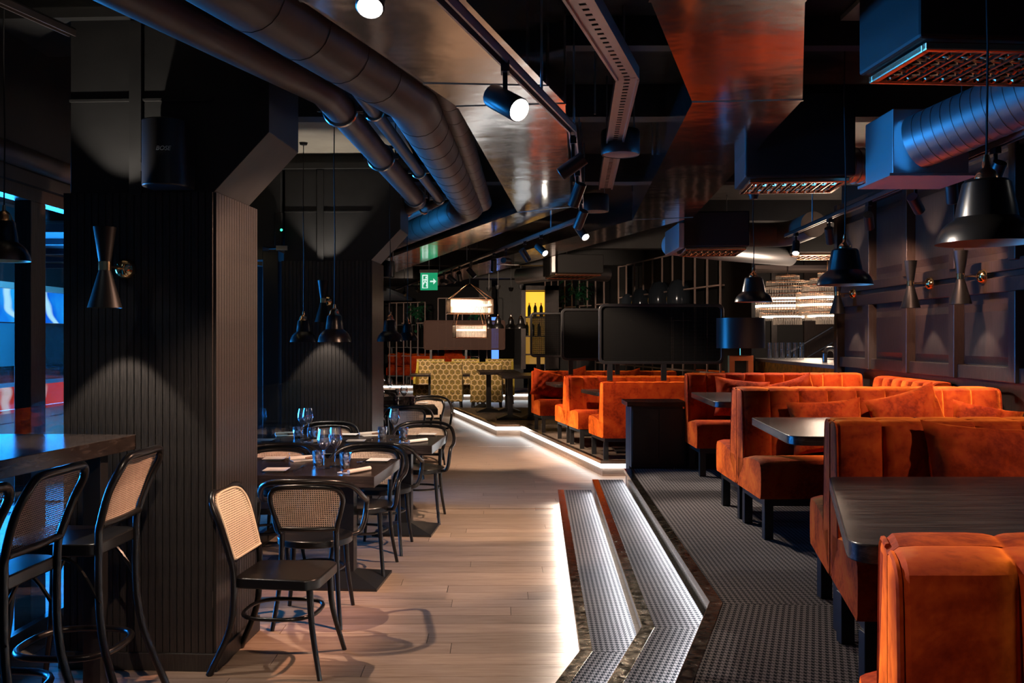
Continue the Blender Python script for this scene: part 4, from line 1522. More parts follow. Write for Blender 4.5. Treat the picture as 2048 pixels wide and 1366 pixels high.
def booth_table(label, left_far, left_near, right, z, pz):
    t_ = thing('booth_table', label, 'table', (left_near[0], left_near[1], pz), 0, 'dark wooden booth tables')
    lf = Vector(left_far) - Vector(left_near)
    w = right - left_near[0]
    z_ = z - pz
    poly = []

    def corner(c_, d0, d1, r_, n_=7):
        for i in range(n_ + 1):
            tq = i / n_
            a = c_ + d0 * r_
            b = c_ + d1 * r_
            poly.append(tuple(a * (1 - tq) ** 2 + c_ * 2 * tq * (1 - tq) + b * tq ** 2))
    d_ = lf.normalized()
    X_ = Vector((1, 0))
    corner(Vector((0, 0)), d_, X_, 0.10)
    corner(Vector((w, 0)), -X_, d_, 0.05)
    corner(Vector((w + lf.x, lf.y)), -d_, -X_, 0.05)
    corner(lf, X_, -d_, 0.03)
    MB().prism(poly, z_ - 0.045, z_).build('tabletop', 'table_wood', t_, 30, bevel=0.004)
    mx_, my_ = w * 0.45 + lf.x * 0.5, lf.y * 0.5
    MB().box(mx_ - 0.045, my_ - 0.045, 0.03, mx_ + 0.045, my_ + 0.045, z_ - 0.045).build('post', 'black_metal', t_)
    MB().box(mx_ - 0.30, my_ - 0.25, 0.0, mx_ + 0.30, my_ + 0.25, 0.025).build('base_plate', 'black_metal', t_, bevel=0.004)
    MB().box(mx_ - 0.20, my_ - 0.2, z_ - 0.06, mx_ + 0.20, my_ + 0.2, z_ - 0.045).build('top_plate', 'black_metal', t_)
    return t_


booth_table('large dark wooden table in the nearest booth', (1.09, 3.18), (0.775, 2.13), 2.45, 1.12, PZ)
booth_table('dark wooden table with rounded corner in the middle booth', (1.43, 5.53), (1.345, 4.46), 2.75, 1.12, PZ)
booth_table('dark wooden table in the farthest carpeted booth', (1.555, 8.04), (1.505, 6.86), 2.75, 1.12, PZ)

# cushions leaning on the backrests
cushion(0, (1.91, 3.53, PZ + 0.470), (-18, 3, 3), 'large orange cushion in the nearest booth, right of centre', s_=1.12)
cushion(0, (2.06, 5.96, PZ + 0.485), (-16, -3, 4), 'wide orange cushion left of three in the middle booth', s_=0.9)
cushion(1, (2.63, 5.93, PZ + 0.485), (-16, -14, 6), 'pointed orange cushion in the middle of three in the middle booth', s_=0.98)
cushion(2, (2.99, 5.84, PZ + 0.485), (-20, 10, -8), 'orange cushion right of three in the middle booth', s_=1.0)
cushion(1, (3.06, 5.28, PZ + 0.485), (-15, 0, -86), 'orange cushion on the middle wall bench at the right edge', s_=0.95)
cushion(0, (2.12, 8.53, PZ + 0.485), (-16, 6, 4), 'slanting orange cushion on the left of the farthest carpeted booth', s_=0.95)
cushion(1, (2.66, 8.52, PZ + 0.485), (-18, -16, -4), 'pointed orange cushion in the middle of the farthest carpeted booth', s_=0.9)
cushion(2, (3.02, 7.75, PZ + 0.485), (-15, 0, -84), 'orange cushion on the wall bench of the farthest carpeted booth', s_=1.0)

# black service cabinet closing the platform
t_ = thing('service_cabinet', 'black service cabinet at the head of the carpeted steps', 'cabinet', (1.09, 8.77, 0.0))
MB().box(0.04, 0.0, 0.36, 0.53, 0.14, 0.94).build('body', 'black_paint', t_, bevel=0.003)
MB().box(0.04, 0.15, 0.0, 0.47, 0.42, 0.94).build('lower_body', 'black_paint', t_)
MB().box(0.0, -0.02, 0.94, 0.57, 0.44, 0.985).build('top', 'table_wood', t_, bevel=0.004)
MB().box(0.05, -0.006, 0.40, 0.30, 0.0, 0.92).build('door', 'black_paint', t_, bevel=0.002)
MB().box(0.305, -0.006, 0.40, 0.555, 0.0, 0.92).build('door', 'black_paint', t_, bevel=0.002)

# ---- screened booths on the lit platform
Z1 = 0.181
KC = -0.19
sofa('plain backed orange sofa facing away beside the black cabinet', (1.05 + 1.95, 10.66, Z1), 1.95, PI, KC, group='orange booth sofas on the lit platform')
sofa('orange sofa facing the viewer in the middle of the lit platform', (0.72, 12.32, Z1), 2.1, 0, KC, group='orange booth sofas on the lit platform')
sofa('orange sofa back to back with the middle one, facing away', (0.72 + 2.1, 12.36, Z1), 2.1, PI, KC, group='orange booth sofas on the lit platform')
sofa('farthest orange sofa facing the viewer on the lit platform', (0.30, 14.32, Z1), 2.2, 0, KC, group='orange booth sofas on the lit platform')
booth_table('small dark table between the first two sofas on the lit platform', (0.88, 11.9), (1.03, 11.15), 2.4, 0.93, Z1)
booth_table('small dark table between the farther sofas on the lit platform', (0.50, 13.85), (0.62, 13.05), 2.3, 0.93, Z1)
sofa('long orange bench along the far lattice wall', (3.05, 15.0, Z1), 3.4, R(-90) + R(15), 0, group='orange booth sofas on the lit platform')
for k, (x_, y_, rz_) in enumerate(((0.55, 14.08, 8), (0.95, 14.1, -10), (1.35, 14.1, 5), (1.75, 14.1, -6))):
    cushion(k % 3, (x_, y_, Z1 + 0.49), (-14, (-1) ** k * 12, rz_), ['leftmost', 'second from left', 'third from left', 'rightmost'][k] + ' of four crumpled orange cushions on the farthest platform sofa', s_=1.05)


# ---- rounded black screens with woven centres on posts above the sofas
def rrect(w, h, r_, n_=8):
    pts = []
    for cx_, cz_, a0 in ((w - r_, r_, -90), (w - r_, h - r_, 0), (r_, h - r_, 90), (r_, r_, 180)):
        for i in range(n_ + 1):
            a = R(a0 + 90 * i / n_)
            pts.append((cx_ + r_ * math.cos(a), cz_ + r_ * math.sin(a)))
    return pts


def booth_screen(label, loc, w, h, rz, mat='black_metal', z0=0.0, post=0.14, wov='screen_black', nu=84, nv=42, hole=0.13):
    t_ = thing('booth_screen', label, 'screen', loc, rz, 'rounded screens standing above the sofas')
    out, inn = rrect(w, h, 0.07), rrect(w - 0.07, h - 0.07, 0.045)
    inn = [(x_ + 0.035, z_ + 0.035) for x_, z_ in inn]
    n_ = len(out)
    mb_ = MB()
    for y_ in (-0.022, 0.022):
        mb_.v += [(x_, y_, z_) for x_, z_ in out] + [(x_, y_, z_) for x_, z_ in inn]
    for i in range(n_):
        j = (i + 1) % n_
        A0, B0, A1, B1 = 0, n_, 2 * n_, 3 * n_
        mb_.f += [(A0 + i, A0 + j, B0 + j, B0 + i), (A1 + j, A1 + i, B1 + i, B1 + j), (A0 + j, A0 + i, A1 + i, A1 + j), (B0 + i, B0 + j, B1 + j, B1 + i)]
    mb_.build('frame', mat, t_, 40, bevel=0.006)
    MB().cane(nu, nv, lambda u, v: (0.035 + u * (w - 0.07), 0.0, 0.035 + v * (h - 0.07)), lambda u, v: True, hole).build('woven_panel', wov, t_)
    for f_ in (0.09, 0.52) if w > 1.2 else (0.12, 0.8):
        MB().box(w * f_ - 0.03, -0.02, -post, w * f_ + 0.03, 0.02, 0.01).build('post', 'black_metal', t_)
    return t_


booth_screen('largest black screen on posts behind the black cabinet', (1.00, 10.70, 1.285), 1.46, 0.70, R(2), post=0.19)
booth_screen('middle black screen on posts, second of three', (0.655, 12.38, 1.285), 1.46, 0.70, R(2), post=0.19)
booth_screen('farthest of three black screens, showing yellow light through', (0.28, 14.36, 1.285), 1.46, 0.70, R(2), post=0.19, hole=0.24)


# ---- slim metal lattices with plants and vases
def lattice(label, a, b, zt, n_, zm, z0=0.2):
    t_ = thing('metal_lattice', label, 'room divider')
    A_, B_ = Vector((a[0], a[1])), Vector((b[0], b[1]))
    ang = math.atan2(B_.y - A_.y, B_.x - A_.x)
    L_ = (B_ - A_).length
    for i in range(n_ + 1):
        c_ = A_.lerp(B_, i / n_)
        MB().box(-0.012, -0.012, z0, 0.012, 0.012, zt).build('upright', 'rose_paint', t_, loc=(c_.x, c_.y, 0), rot=(0, 0, ang))
    MB().box(0, -0.012, zt - 0.012, L_, 0.012, zt + 0.012).build('top_rail', 'rose_paint', t_, loc=(a[0], a[1], 0), rot=(0, 0, ang))
    for i in range(n_):
        if i % 2 == 0 or n_ > 9:
            c_ = A_.lerp(B_, i / n_)
            for zz in (zm, 1.05):
                MB().box(0, -0.10, zz - 0.012, L_ / n_, 0.012, zz + 0.012).build('shelf', 'rose_paint', t_, loc=(c_.x, c_.y, 0), rot=(0, 0, ang))
    return t_


def plant(label, p, s_, seed):
    rn = random.Random(seed)
    t_ = thing('hanging_plant', label, 'plant', p, 0, 'trailing plants on the lattices')
    MB().lathe([(0.0, 0.0), (0.06, 0.0), (0.085, 0.10), (0.08, 0.10), (0.055, 0.01), (0.0, 0.01)], 14).build('pot', 'matte_black', t_, 40)
    st = MB()
    for k in range(16):
        a = rn.random() * 2 * PI
        r1 = (0.08 + 0.16 * rn.random()) * s_
        up_ = (0.10 + 0.20 * rn.random()) * s_
        dn = (0.0 + 0.35 * rn.random()) * s_
        p0, p1, p2 = Vector((0, 0, 0.09)), Vector((math.cos(a) * r1 * .6, math.sin(a) * r1 * .6, 0.09 + up_)), Vector((math.cos(a) * r1, math.sin(a) * r1, 0.09 + up_ - dn))
        st.tube([p0, p1, p2], 0.004, 4)
        for q in range(4):
            f_ = 0.35 + 0.65 * q / 3
            c_ = p0.lerp(p1, min(1, f_ * 1.4)) if f_ < .7 else p1.lerp(p2, (f_ - .7) / .3)
            w = 0.035 * s_
            d_ = Vector((math.cos(a + rn.uniform(-1, 1)), math.sin(a + rn.uniform(-1, 1)), rn.uniform(-1, .3))).normalized()
            s2 = d_.cross(Vector((0, 0, 1))).normalized()
            m_ = MB()
            m_.add([c_, c_ + d_ * w * 1.2 + s2 * w, c_ + d_ * w * 3, c_ + d_ * w * 1.2 - s2 * w, c_ + d_ * w * 1.3 + Vector((0, 0, .012))], [(0, 1, 4), (1, 2, 4), (2, 3, 4), (3, 0, 4)])
            m_.build('leaf', 'green_leaf', t_)
    st.build('stems', 'green_leaf', t_)


lattice('tall black and rose metal lattice above the largest screen', (3.12, 13.85), (2.13, 18.5), 3.0, 10, 2.38)
lattice('metal lattice with plants beside the yellow niche', (1.95, 19.6), (0.83, 23.3), 3.0, 8, 2.30)
plant('trailing green plant on the lattice nearest the yellow niche', (1.12, 22.1, 2.32), 1.5, 5)
plant('larger trailing green plant on the lattice right of the first', (1.48, 20.7, 2.32), 1.7, 8)
for k, (f_, r_) in enumerate(((0.12, 0.16), (0.29, 0.19), (0.52, 0.22), (0.73, 0.22))):
    c_ = Vector((2.15, 18.4)).lerp(Vector((3.02, 14.3)), f_)
    o = MB().lathe([(0.0, 0.0), (r_ * .45, 0.0), (r_ * .85, r_ * .6), (r_, r_ * 1.5), (r_ * .9, r_ * 2.3), (r_ * .6, r_ * 2.9), (0.0, r_ * 3.1)], 24).build('shelf_vase', 'vase_glaze', None, 50, loc=(c_.x, c_.y, 1.95 - 0.02 * k))
    tag(o, ['leftmost', 'second from left', 'third from left', 'rightmost'][k] + ' rounded glazed vase on the tall lattice', 'vase', 'vases on the tall lattice')
    m_ = MB().box(-0.16, -0.12, -0.03, 0.16, 0.12, 0.0).build('vase_shelf', 'rose_paint', None, loc=(c_.x, c_.y, 1.95 - 0.02 * k))
    tag(m_, ['leftmost', 'second from left', 'third from left', 'rightmost'][k] + ' small metal shelf under a vase on the tall lattice', 'shelf', 'vase shelves on the tall lattice')

# ---- yellow lit bottle niche
t_ = thing('bottle_niche', 'glowing yellow niche with bottles beside the far lattice', 'display cabinet', (0.30, 20.2, 0))
MB().box(0.0, 0.30, 2.05, 0.42, 0.33, 2.60).build('glowing_back', 'niche_glow', t_)
MB().box(0.0, 0.30, 1.0, 0.42, 0.33, 2.05).build('dim_back', 'niche_dim', t_)
MB().box(-0.10, -0.04, 0.9, 0.0, 0.34, 2.72).build('frame_post', 'dark_oak', t_)
MB().box(0.42, -0.04, 0.9, 0.72, 0.34, 2.72).build('frame_post', 'dark_oak', t_)
MB().box(-0.10, -0.04, 2.62, 0.72, 0.34, 2.72).build('frame_head', 'dark_oak', t_)
for zz in (2.02, 1.60, 1.20):
    MB().box(0.0, 0.0, zz, 0.42, 0.30, zz + 0.03).build('shelf', 'dark_oak', t_)
bs = None
nmz = ['tall dark wine bottle at the left of the niche top shelf', 'tall dark wine bottle in the middle of the niche top shelf', 'tall dark wine bottle at the right of the niche top shelf', 'dark bottle at the left of the lower niche shelf', 'dark bottle in the middle of the lower niche shelf', 'dark bottle at the right of the lower niche shelf']
for k in range(6):
    pos = (0.38 + 0.13 * (k % 3) - (0.0 if k < 3 else 0.05), 20.32, 2.05 if k < 3 else 1.63)
    b_ = thing('wine_bottle', nmz[k], 'bottle', pos, 0, 'bottles in the yellow niche')
    MB().lathe([(0.0, 0.0), (0.038, 0.0), (0.038, 0.19), (0.030, 0.22), (0.014, 0.25), (0.014, 0.30), (0.0, 0.30)], 14).build('glass_body', 'bottle_glass', b_, 50)
    MB().lathe([(0.0155, 0.265), (0.0155, 0.302), (0.0, 0.303)], 12).build('capsule', 'gold_band', b_, 50)


# ---- dining tables
def dining_table(label, fr, rz, w, dpt, posts, z=0.75, z0=0.0, th=0.07, group='dark dining tables along the glazing'):
    """fr: front right corner; local x runs left (negative), y away"""
    t_ = thing('dining_table', label, 'table', (fr[0], fr[1], z0), rz, group)
    h_ = z - z0
    MB().box(-w, 0, h_ - th, 0, dpt, h_).build('tabletop', 'table_wood', t_, bevel=0.003)
    for px_0 in posts:
        b_ = 0.24
        MB().box(-px_0 - 0.045, dpt / 2 - 0.045, 0.02, -px_0 + 0.045, dpt / 2 + 0.045, h_ - th).build('post', 'black_metal', t_)
        m_ = MB()                                    # low pyramid foot
        vs_ = [(-px_0 + sx_ * b_, dpt / 2 + sy_ * b_, zz) for zz in (0.0, 0.016) for sx_, sy_ in ((-1, -1), (1, -1), (1, 1), (-1, 1))]
        vs_ += [(-px_0 + sx_ * 0.045, dpt / 2 + sy_ * 0.045, 0.075) for sx_, sy_ in ((-1, -1), (1, -1), (1, 1), (-1, 1))]
        m_.add(vs_, [(3, 2, 1, 0)] + [(i, (i + 1) % 4, 4 + (i + 1) % 4, 4 + i) for i in range(4)] + [(4 + i, 4 + (i + 1) % 4, 8 + (i + 1) % 4, 8 + i) for i in range(4)] + [(8, 9, 10, 11)])
        m_.build('foot', 'black_metal', t_)
    return t_


dining_table('nearest dark dining table laid with glasses beside the near pillar', (-0.841, 5.636), R(-4), 1.36, 0.82, (0.26, 1.05))
dining_table('second dark dining table laid with glasses and napkins', (-0.627, 7.247), R(-4), 1.42, 0.76, (0.27, 1.10))
dining_table('third dark dining table laid with glasses, seen past the second pillar', (-0.874, 10.92), R(8), 1.5, 0.80, (0.3, 1.2))
dining_table('fourth dark dining table with glasses, seen past the second pillar', (-1.26, 12.45), R(9), 1.5, 0.80, (0.3, 1.2))
dining_table('farthest dark dining table with glasses behind the second pillar', (-1.75, 14.1), R(9), 1.5, 0.80, (0.3, 1.2))
dining_table('front dark table with two posts on the lit platform', (0.55, 15.45), R(4), 0.72, 1.3, (0.18, 0.54), 0.955, 0.181, 0.05, 'dark tables on the lit platform')
dining_table('rear dark table with two posts on the lit platform', (0.15, 17.0), R(5), 0.74, 1.3, (0.18, 0.54), 0.955, 0.181, 0.05, 'dark tables on the lit platform')

# ---- tableware
WG = thing('wine_glass', 'x', 'wine glass', (0, 0, -5), 0, 'wine glasses on the dining tables')
MB().lathe([(0.0, 0.004), (0.038, 0.001), (0.038, 0.003), (0.012, 0.007), (0.0045, 0.014), (0.004, 0.10), (0.006, 0.115)], 20).build('stem_and_foot', 'clear_glass', WG, 50)
MB().lathe([(0.006, 0.115), (0.020, 0.128), (0.037, 0.152), (0.0465, 0.178), (0.044, 0.205), (0.034, 0.255), (0.0325, 0.255), (0.0425, 0.205), (0.045, 0.178), (0.0355, 0.153), (0.019, 0.130), (0.0, 0.122)], 12).build('bowl', 'clear_glass', WG, 50)
TU = thing('tumbler', 'x', 'tumbler', (0, 0, -5), 0, 'cut glass tumblers on the dining tables')
m_ = MB()
rows_ = [(0.031, 0.0), (0.035, 0.02), (0.036, 0.045), (0.0385, 0.07), (0.041, 0.098)]
n_ = 12
for i, (r_, z_) in enumerate(rows_):
    for j in range(n_):
        a = 2 * PI * (j + 0.5 * (i % 2)) / n_
        rr = r_ * (1.03 if (j + i) % 2 else 0.95)
        m_.v.append((rr * math.cos(a), rr * math.sin(a), z_))
for i in range(len(rows_) - 1):
    for j in range(n_):
        j2 = (j + 1) % n_
        a_, b_, c_, d_ = i * n_ + j, i * n_ + j2, (i + 1) * n_ + j2, (i + 1) * n_ + j
        m_.f += [(a_, b_, d_), (b_, c_, d_)] if i % 2 == 0 else [(a_, b_, c_), (a_, c_, d_)]
m_.build('cut_wall', 'cut_glass', TU)
MB().lathe([(0.0, 0.001), (0.030, 0.001), (0.034, 0.018), (0.0, 0.018)], 12).build('thick_base', 'vase_glaze', TU, 40)
PL = thing('side_plate', 'x', 'plate', (0, 0, -5), 0, 'square white side plates')
m_ = MB()
m_.add([(-.05, -.05, 0), (.05, -.05, 0), (.05, .05, 0), (-.05, .05, 0), (-.075, -.075, .014), (.075, -.075, .014), (.075, .075, .014), (-.075, .075, .014), (-.071, -.071, .014), (.071, -.071, .014), (.071, .071, .014), (-.071, .071, .014), (-.052, -.052, .006), (.052, -.052, .006), (.052, .052, .006), (-.052, .052, .006)],
       [(3, 2, 1, 0)] + [(i, (i + 1) % 4, 4 + (i + 1) % 4, 4 + i) for i in range(4)] + [(4 + i, 4 + (i + 1) % 4, 8 + (i + 1) % 4, 8 + i) for i in range(4)] + [(8 + i, 8 + (i + 1) % 4, 12 + (i + 1) % 4, 12 + i) for i in range(4)] + [(12, 13, 14, 15)])
m_.build('dish', 'white_china', PL)
FK = thing('fork', 'x', 'fork', (0, 0, -5), 0, 'forks on the dining tables')
MB().tube([(0, -0.10, 0.004), (0, 0.0, 0.006), (0, 0.04, 0.010), (0, 0.06, 0.006)], [0.006, 0.0035, 0.004, 0.010], 6).build('handle', 'cutlery', FK, 50)
for k in range(4):
    MB().tube([(-0.0105 + 0.007 * k, 0.06, 0.006), (-0.0105 + 0.007 * k, 0.085, 0.012), (-0.0105 + 0.007 * k, 0.105, 0.016)], 0.0018, 5).build('tine', 'cutlery', FK)
NK = thing('napkin_with_knife', 'x', 'napkin', (0, 0, -5), 0, 'folded napkins with knives')
MB().box(-0.055, -0.10, 0, 0.03, 0.10, 0.006).build('folded_cloth', 'napkin_cloth', NK, bevel=0.002)
MB().tube([(0.04, -0.10, 0.014), (0.045, 0.0, 0.015), (0.04, 0.10, 0.014)], 0.014, 8).build('rolled_edge', 'napkin_cloth', NK, 50)
MB().tube([(0.0, -0.11, 0.014), (0.0, -0.06, 0.017), (0.0, 0.0, 0.014)], [0.006, 0.010, 0.007], 8).build('knife_handle', 'knife_handle', NK, 50)
MB().box(-0.009, 0.0, 0.009, 0.009, 0.11, 0.0105).build('knife_blade', 'cutlery', NK)

T1n, T2n, T3n, T4n = 'the nearest dining table', 'the second dining table', 'the third dining table', 'the fourth dining table'
ZT = 0.7505
ware = [
    (WG, 648.6, 937, 0, 'front wine glass of the pair on ' + T1n), (WG, 671, 932, 0, 'rear wine glass of the pair on ' + T1n),
    (WG, 606, 878.5, 0, 'left wine glass of the pair on ' + T2n), (WG, 616, 877, 0, 'right wine glass of the pair on ' + T2n),
    (WG, 789, 878.5, 0, 'single wine glass at the right of ' + T2n), (WG, 808, 811.5, 0, 'wine glass on ' + T3n),
    (WG, 780, 793, 0, 'right wine glass on ' + T4n), (WG, 765, 781, 0, 'wine glass on the farthest dining table'),
    (TU, 636.5, 931, 0, 'left cut glass tumbler on ' + T1n), (TU, 691, 936, 0, 'right cut glass tumbler on ' + T1n),
    (TU, 596, 877, 0, 'far left cut glass tumbler on ' + T2n), (TU, 628, 878.5, 0, 'second cut glass tumbler from left on ' + T2n),
    (TU, 765, 877, 0, 'third cut glass tumbler from left on ' + T2n), (TU, 807, 879, 0, 'rightmost cut glass tumbler on ' + T2n),
    (TU, 792, 809, 0, 'left cut glass tumbler on ' + T3n), (TU, 824, 810, 0, 'right cut glass tumbler on ' + T3n),
    (TU, 764, 794, 0, 'left cut glass tumbler on ' + T4n), (TU, 796, 791, 0, 'right cut glass tumbler on ' + T4n),
    (PL, 552.7, 942.5, 2, 'square white plate at the front left of ' + T1n), (PL, 550, 919.6, 3, 'square white plate at the rear left of ' + T1n),
    (PL, 758, 923, -4, 'square white plate at the rear right of ' + T1n), (PL, 529, 882.5, 0, 'square white plate at the front left of ' + T2n),
    (PL, 712, 884, 3, 'square white plate at the front middle of ' + T2n), (PL, 698, 871.5, 0, 'square white plate at the rear middle of ' + T2n),
    (PL, 855, 870.8, -4, 'square white plate at the rear right of ' + T2n), (PL, 845, 807, 8, 'square white plate at the rear right of ' + T3n),
    (PL, 766, 813, 8, 'square white plate at the front left of ' + T3n),
    (FK, 599.5, 938, -8, 'fork at the front of ' + T1n), (FK, 727, 924.5, 172, 'fork at the rear of ' + T1n), (FK, 738, 882, -10, 'fork at the front of ' + T2n),
    (FK, 555, 881, -8, 'fork at the front left of ' + T2n), (FK, 838, 871.5, 172, 'fork at the rear right of ' + T2n),
    (NK, 709, 943.5, -32, 'folded napkin with knife at the front right of ' + T1n), (NK, 611, 920.5, 120, 'folded napkin with knife at the rear of ' + T1n),
    (NK, 829, 884, -40, 'folded napkin with knife at the front right of ' + T2n), (NK, 744, 871, 120, 'folded napkin with knife at the rear middle of ' + T2n),
    (NK, 575, 871.5, 110, 'folded napkin with knife at the rear left of ' + T2n), (NK, 634, 883, -30, 'folded napkin with knife at the front middle of ' + T2n),
]
for src, px, py, rz_, lab in ware:
    p = g(px, py, ZT)
    dup(src, p, R(rz_), lab)


def purge(o):
    for ch in list(o.children):
        purge(ch)
    bpy.data.objects.remove(o)


for s_ in (WG, TU, PL, FK, NK):
    purge(s_)


# ---- bentwood chairs with cane backs
def leg_pair(t_, pts, r0, r1, n_=8):
    for s_ in (-1, 1):
        q = smoothpath([(s_ * a, b, c_) for a, b, c_ in pts], 5)
        k = len(q)
        MB().tube(q, [r0 + (r1 - r0) * i / (k - 1) for i in range(k)], n_).build('leg', 'black_lacquer', t_, 50)


def armchair_proto():
    t_ = thing('cane_armchair', 'x', 'chair', (0, 0, -5), 0, 'bentwood cane armchairs at the dining tables')
    n_ = 32
    ring = [(0.212 * math.cos(2 * PI * i / n_), 0.02 + 0.205 * math.sin(2 * PI * i / n_)) for i in range(n_)]
    MB().prism(ring, 0.425, 0.465).build('seat', 'black_lacquer', t_, 40, bevel=0.006)
    leg_pair(t_, [(0.150, 0.165, 0.43), (0.163, 0.180, 0.22), (0.188, 0.215, 0.0)], 0.0165, 0.012)
    leg_pair(t_, [(0.150, -0.185, 0.60), (0.150, -0.175, 0.44), (0.160, -0.195, 0.22), (0.185, -0.26, 0.0)], 0.0165, 0.012)
    rg = [(0.165 * math.cos(2 * PI * i / 28), 0.005 + 0.16 * math.sin(2 * PI * i / 28), 0.285) for i in range(28)]
    MB().tube(rg, 0.009, 6, closed=True).build('stretcher_ring', 'black_lacquer', t_, 50)

    def yb(z_):
        return -0.185 - 0.10 * max(0, (z_ - 0.5) / 0.3) ** 1.1

    hoop = [(-0.150, 0.52), (-0.165, 0.58), (-0.185, 0.65), (-0.196, 0.71), (-0.185, 0.755), (-0.140, 0.783), (0, 0.793), (0.140, 0.783), (0.185, 0.755), (0.196, 0.71), (0.185, 0.65), (0.165, 0.58), (0.150, 0.52)]

    def bow(x_):
        return -0.035 * (1 - (x_ / 0.2) ** 2)
    MB().tube(smoothpath([(x_, yb(z_) + bow(x_), z_) for x_, z_ in hoop], 5), 0.0145, 8).build('back_hoop', 'black_lacquer', t_, 50)
    MB().tube(smoothpath([(x_, yb(0.545) + bow(x_), 0.545) for x_ in (-0.155, -0.08, 0, 0.08, 0.155)], 4), 0.0135, 8).build('back_rail', 'black_lacquer', t_, 50)

    def half(z_):
        for (x0, z0), (x1, z1) in zip(hoop[6:], hoop[7:]):
            if z1 <= z_ <= z0:
                return x0 + (x1 - x0) * (z0 - z_) / (z0 - z1 + 1e-9)
        return 0.0
    MB().cane(34, 22, lambda u, v: ((u - .5) * 0.40, yb(0.545 + v * 0.248) + bow((u - .5) * 0.40), 0.545 + v * 0.248), lambda u, v: abs((u - .5) * 0.40) < half(0.545 + v * 0.248) - 0.002, 0.32).build('cane_panel', 'cane', t_)
    arm = [(0.195, 0.10, 0.445), (0.235, 0.135, 0.455), (0.258, 0.155, 0.50), (0.270, 0.175, 0.575), (0.277, 0.160, 0.635), (0.284, 0.10, 0.655), (0.288, 0.0, 0.668), (0.280, -0.12, 0.715), (0.240, -0.235, 0.785), (0.150, -0.315, 0.818), (0, -0.345, 0.824)]
    full = arm + [(-x_, y_, z_) for x_, y_, z_ in arm[-2::-1]]
    MB().tube(smoothpath(full, 4), 0.0155, 8).build('arm_hoop', 'black_lacquer', t_, 50)
    return t_


AC = armchair_proto()
arm_spots = [
    ((-1.13, 5.30), 2, 'cane armchair with its back to the viewer at the nearest dining table'),
    ((-1.02, 6.33), 176, 'cane armchair on the far side of the nearest dining table'),
    ((-1.78, 5.30), -4, 'cane armchair at the nearest dining table half hidden by the near pillar'),
    ((-1.66, 6.33), 180, 'cane armchair on the far left of the nearest dining table'),
    ((-0.98, 7.02), -3, 'cane armchair with its back to the viewer at the right of the second dining table'),
    ((-0.80, 8.10), 178, 'cane armchair on the far right of the second dining table'),
    ((-1.72, 7.02), 2, 'cane armchair with its back to the viewer at the left of the second dining table'),
    ((-1.62, 8.06), 184, 'cane armchair on the far left of the second dining table'),
    ((-1.20, 10.62), 6, 'cane armchair with its back to the viewer at the third dining table'),
    ((-1.05, 11.75), 186, 'cane armchair on the far side of the third dining table'),
    ((-2.0, 13.7), 8, 'cane armchair at the farthest dining table'),
]
for (x_, y_), rz_, lab in arm_spots:
    dup(AC, (x_, y_, 0), R(rz_), lab)
purge(AC)


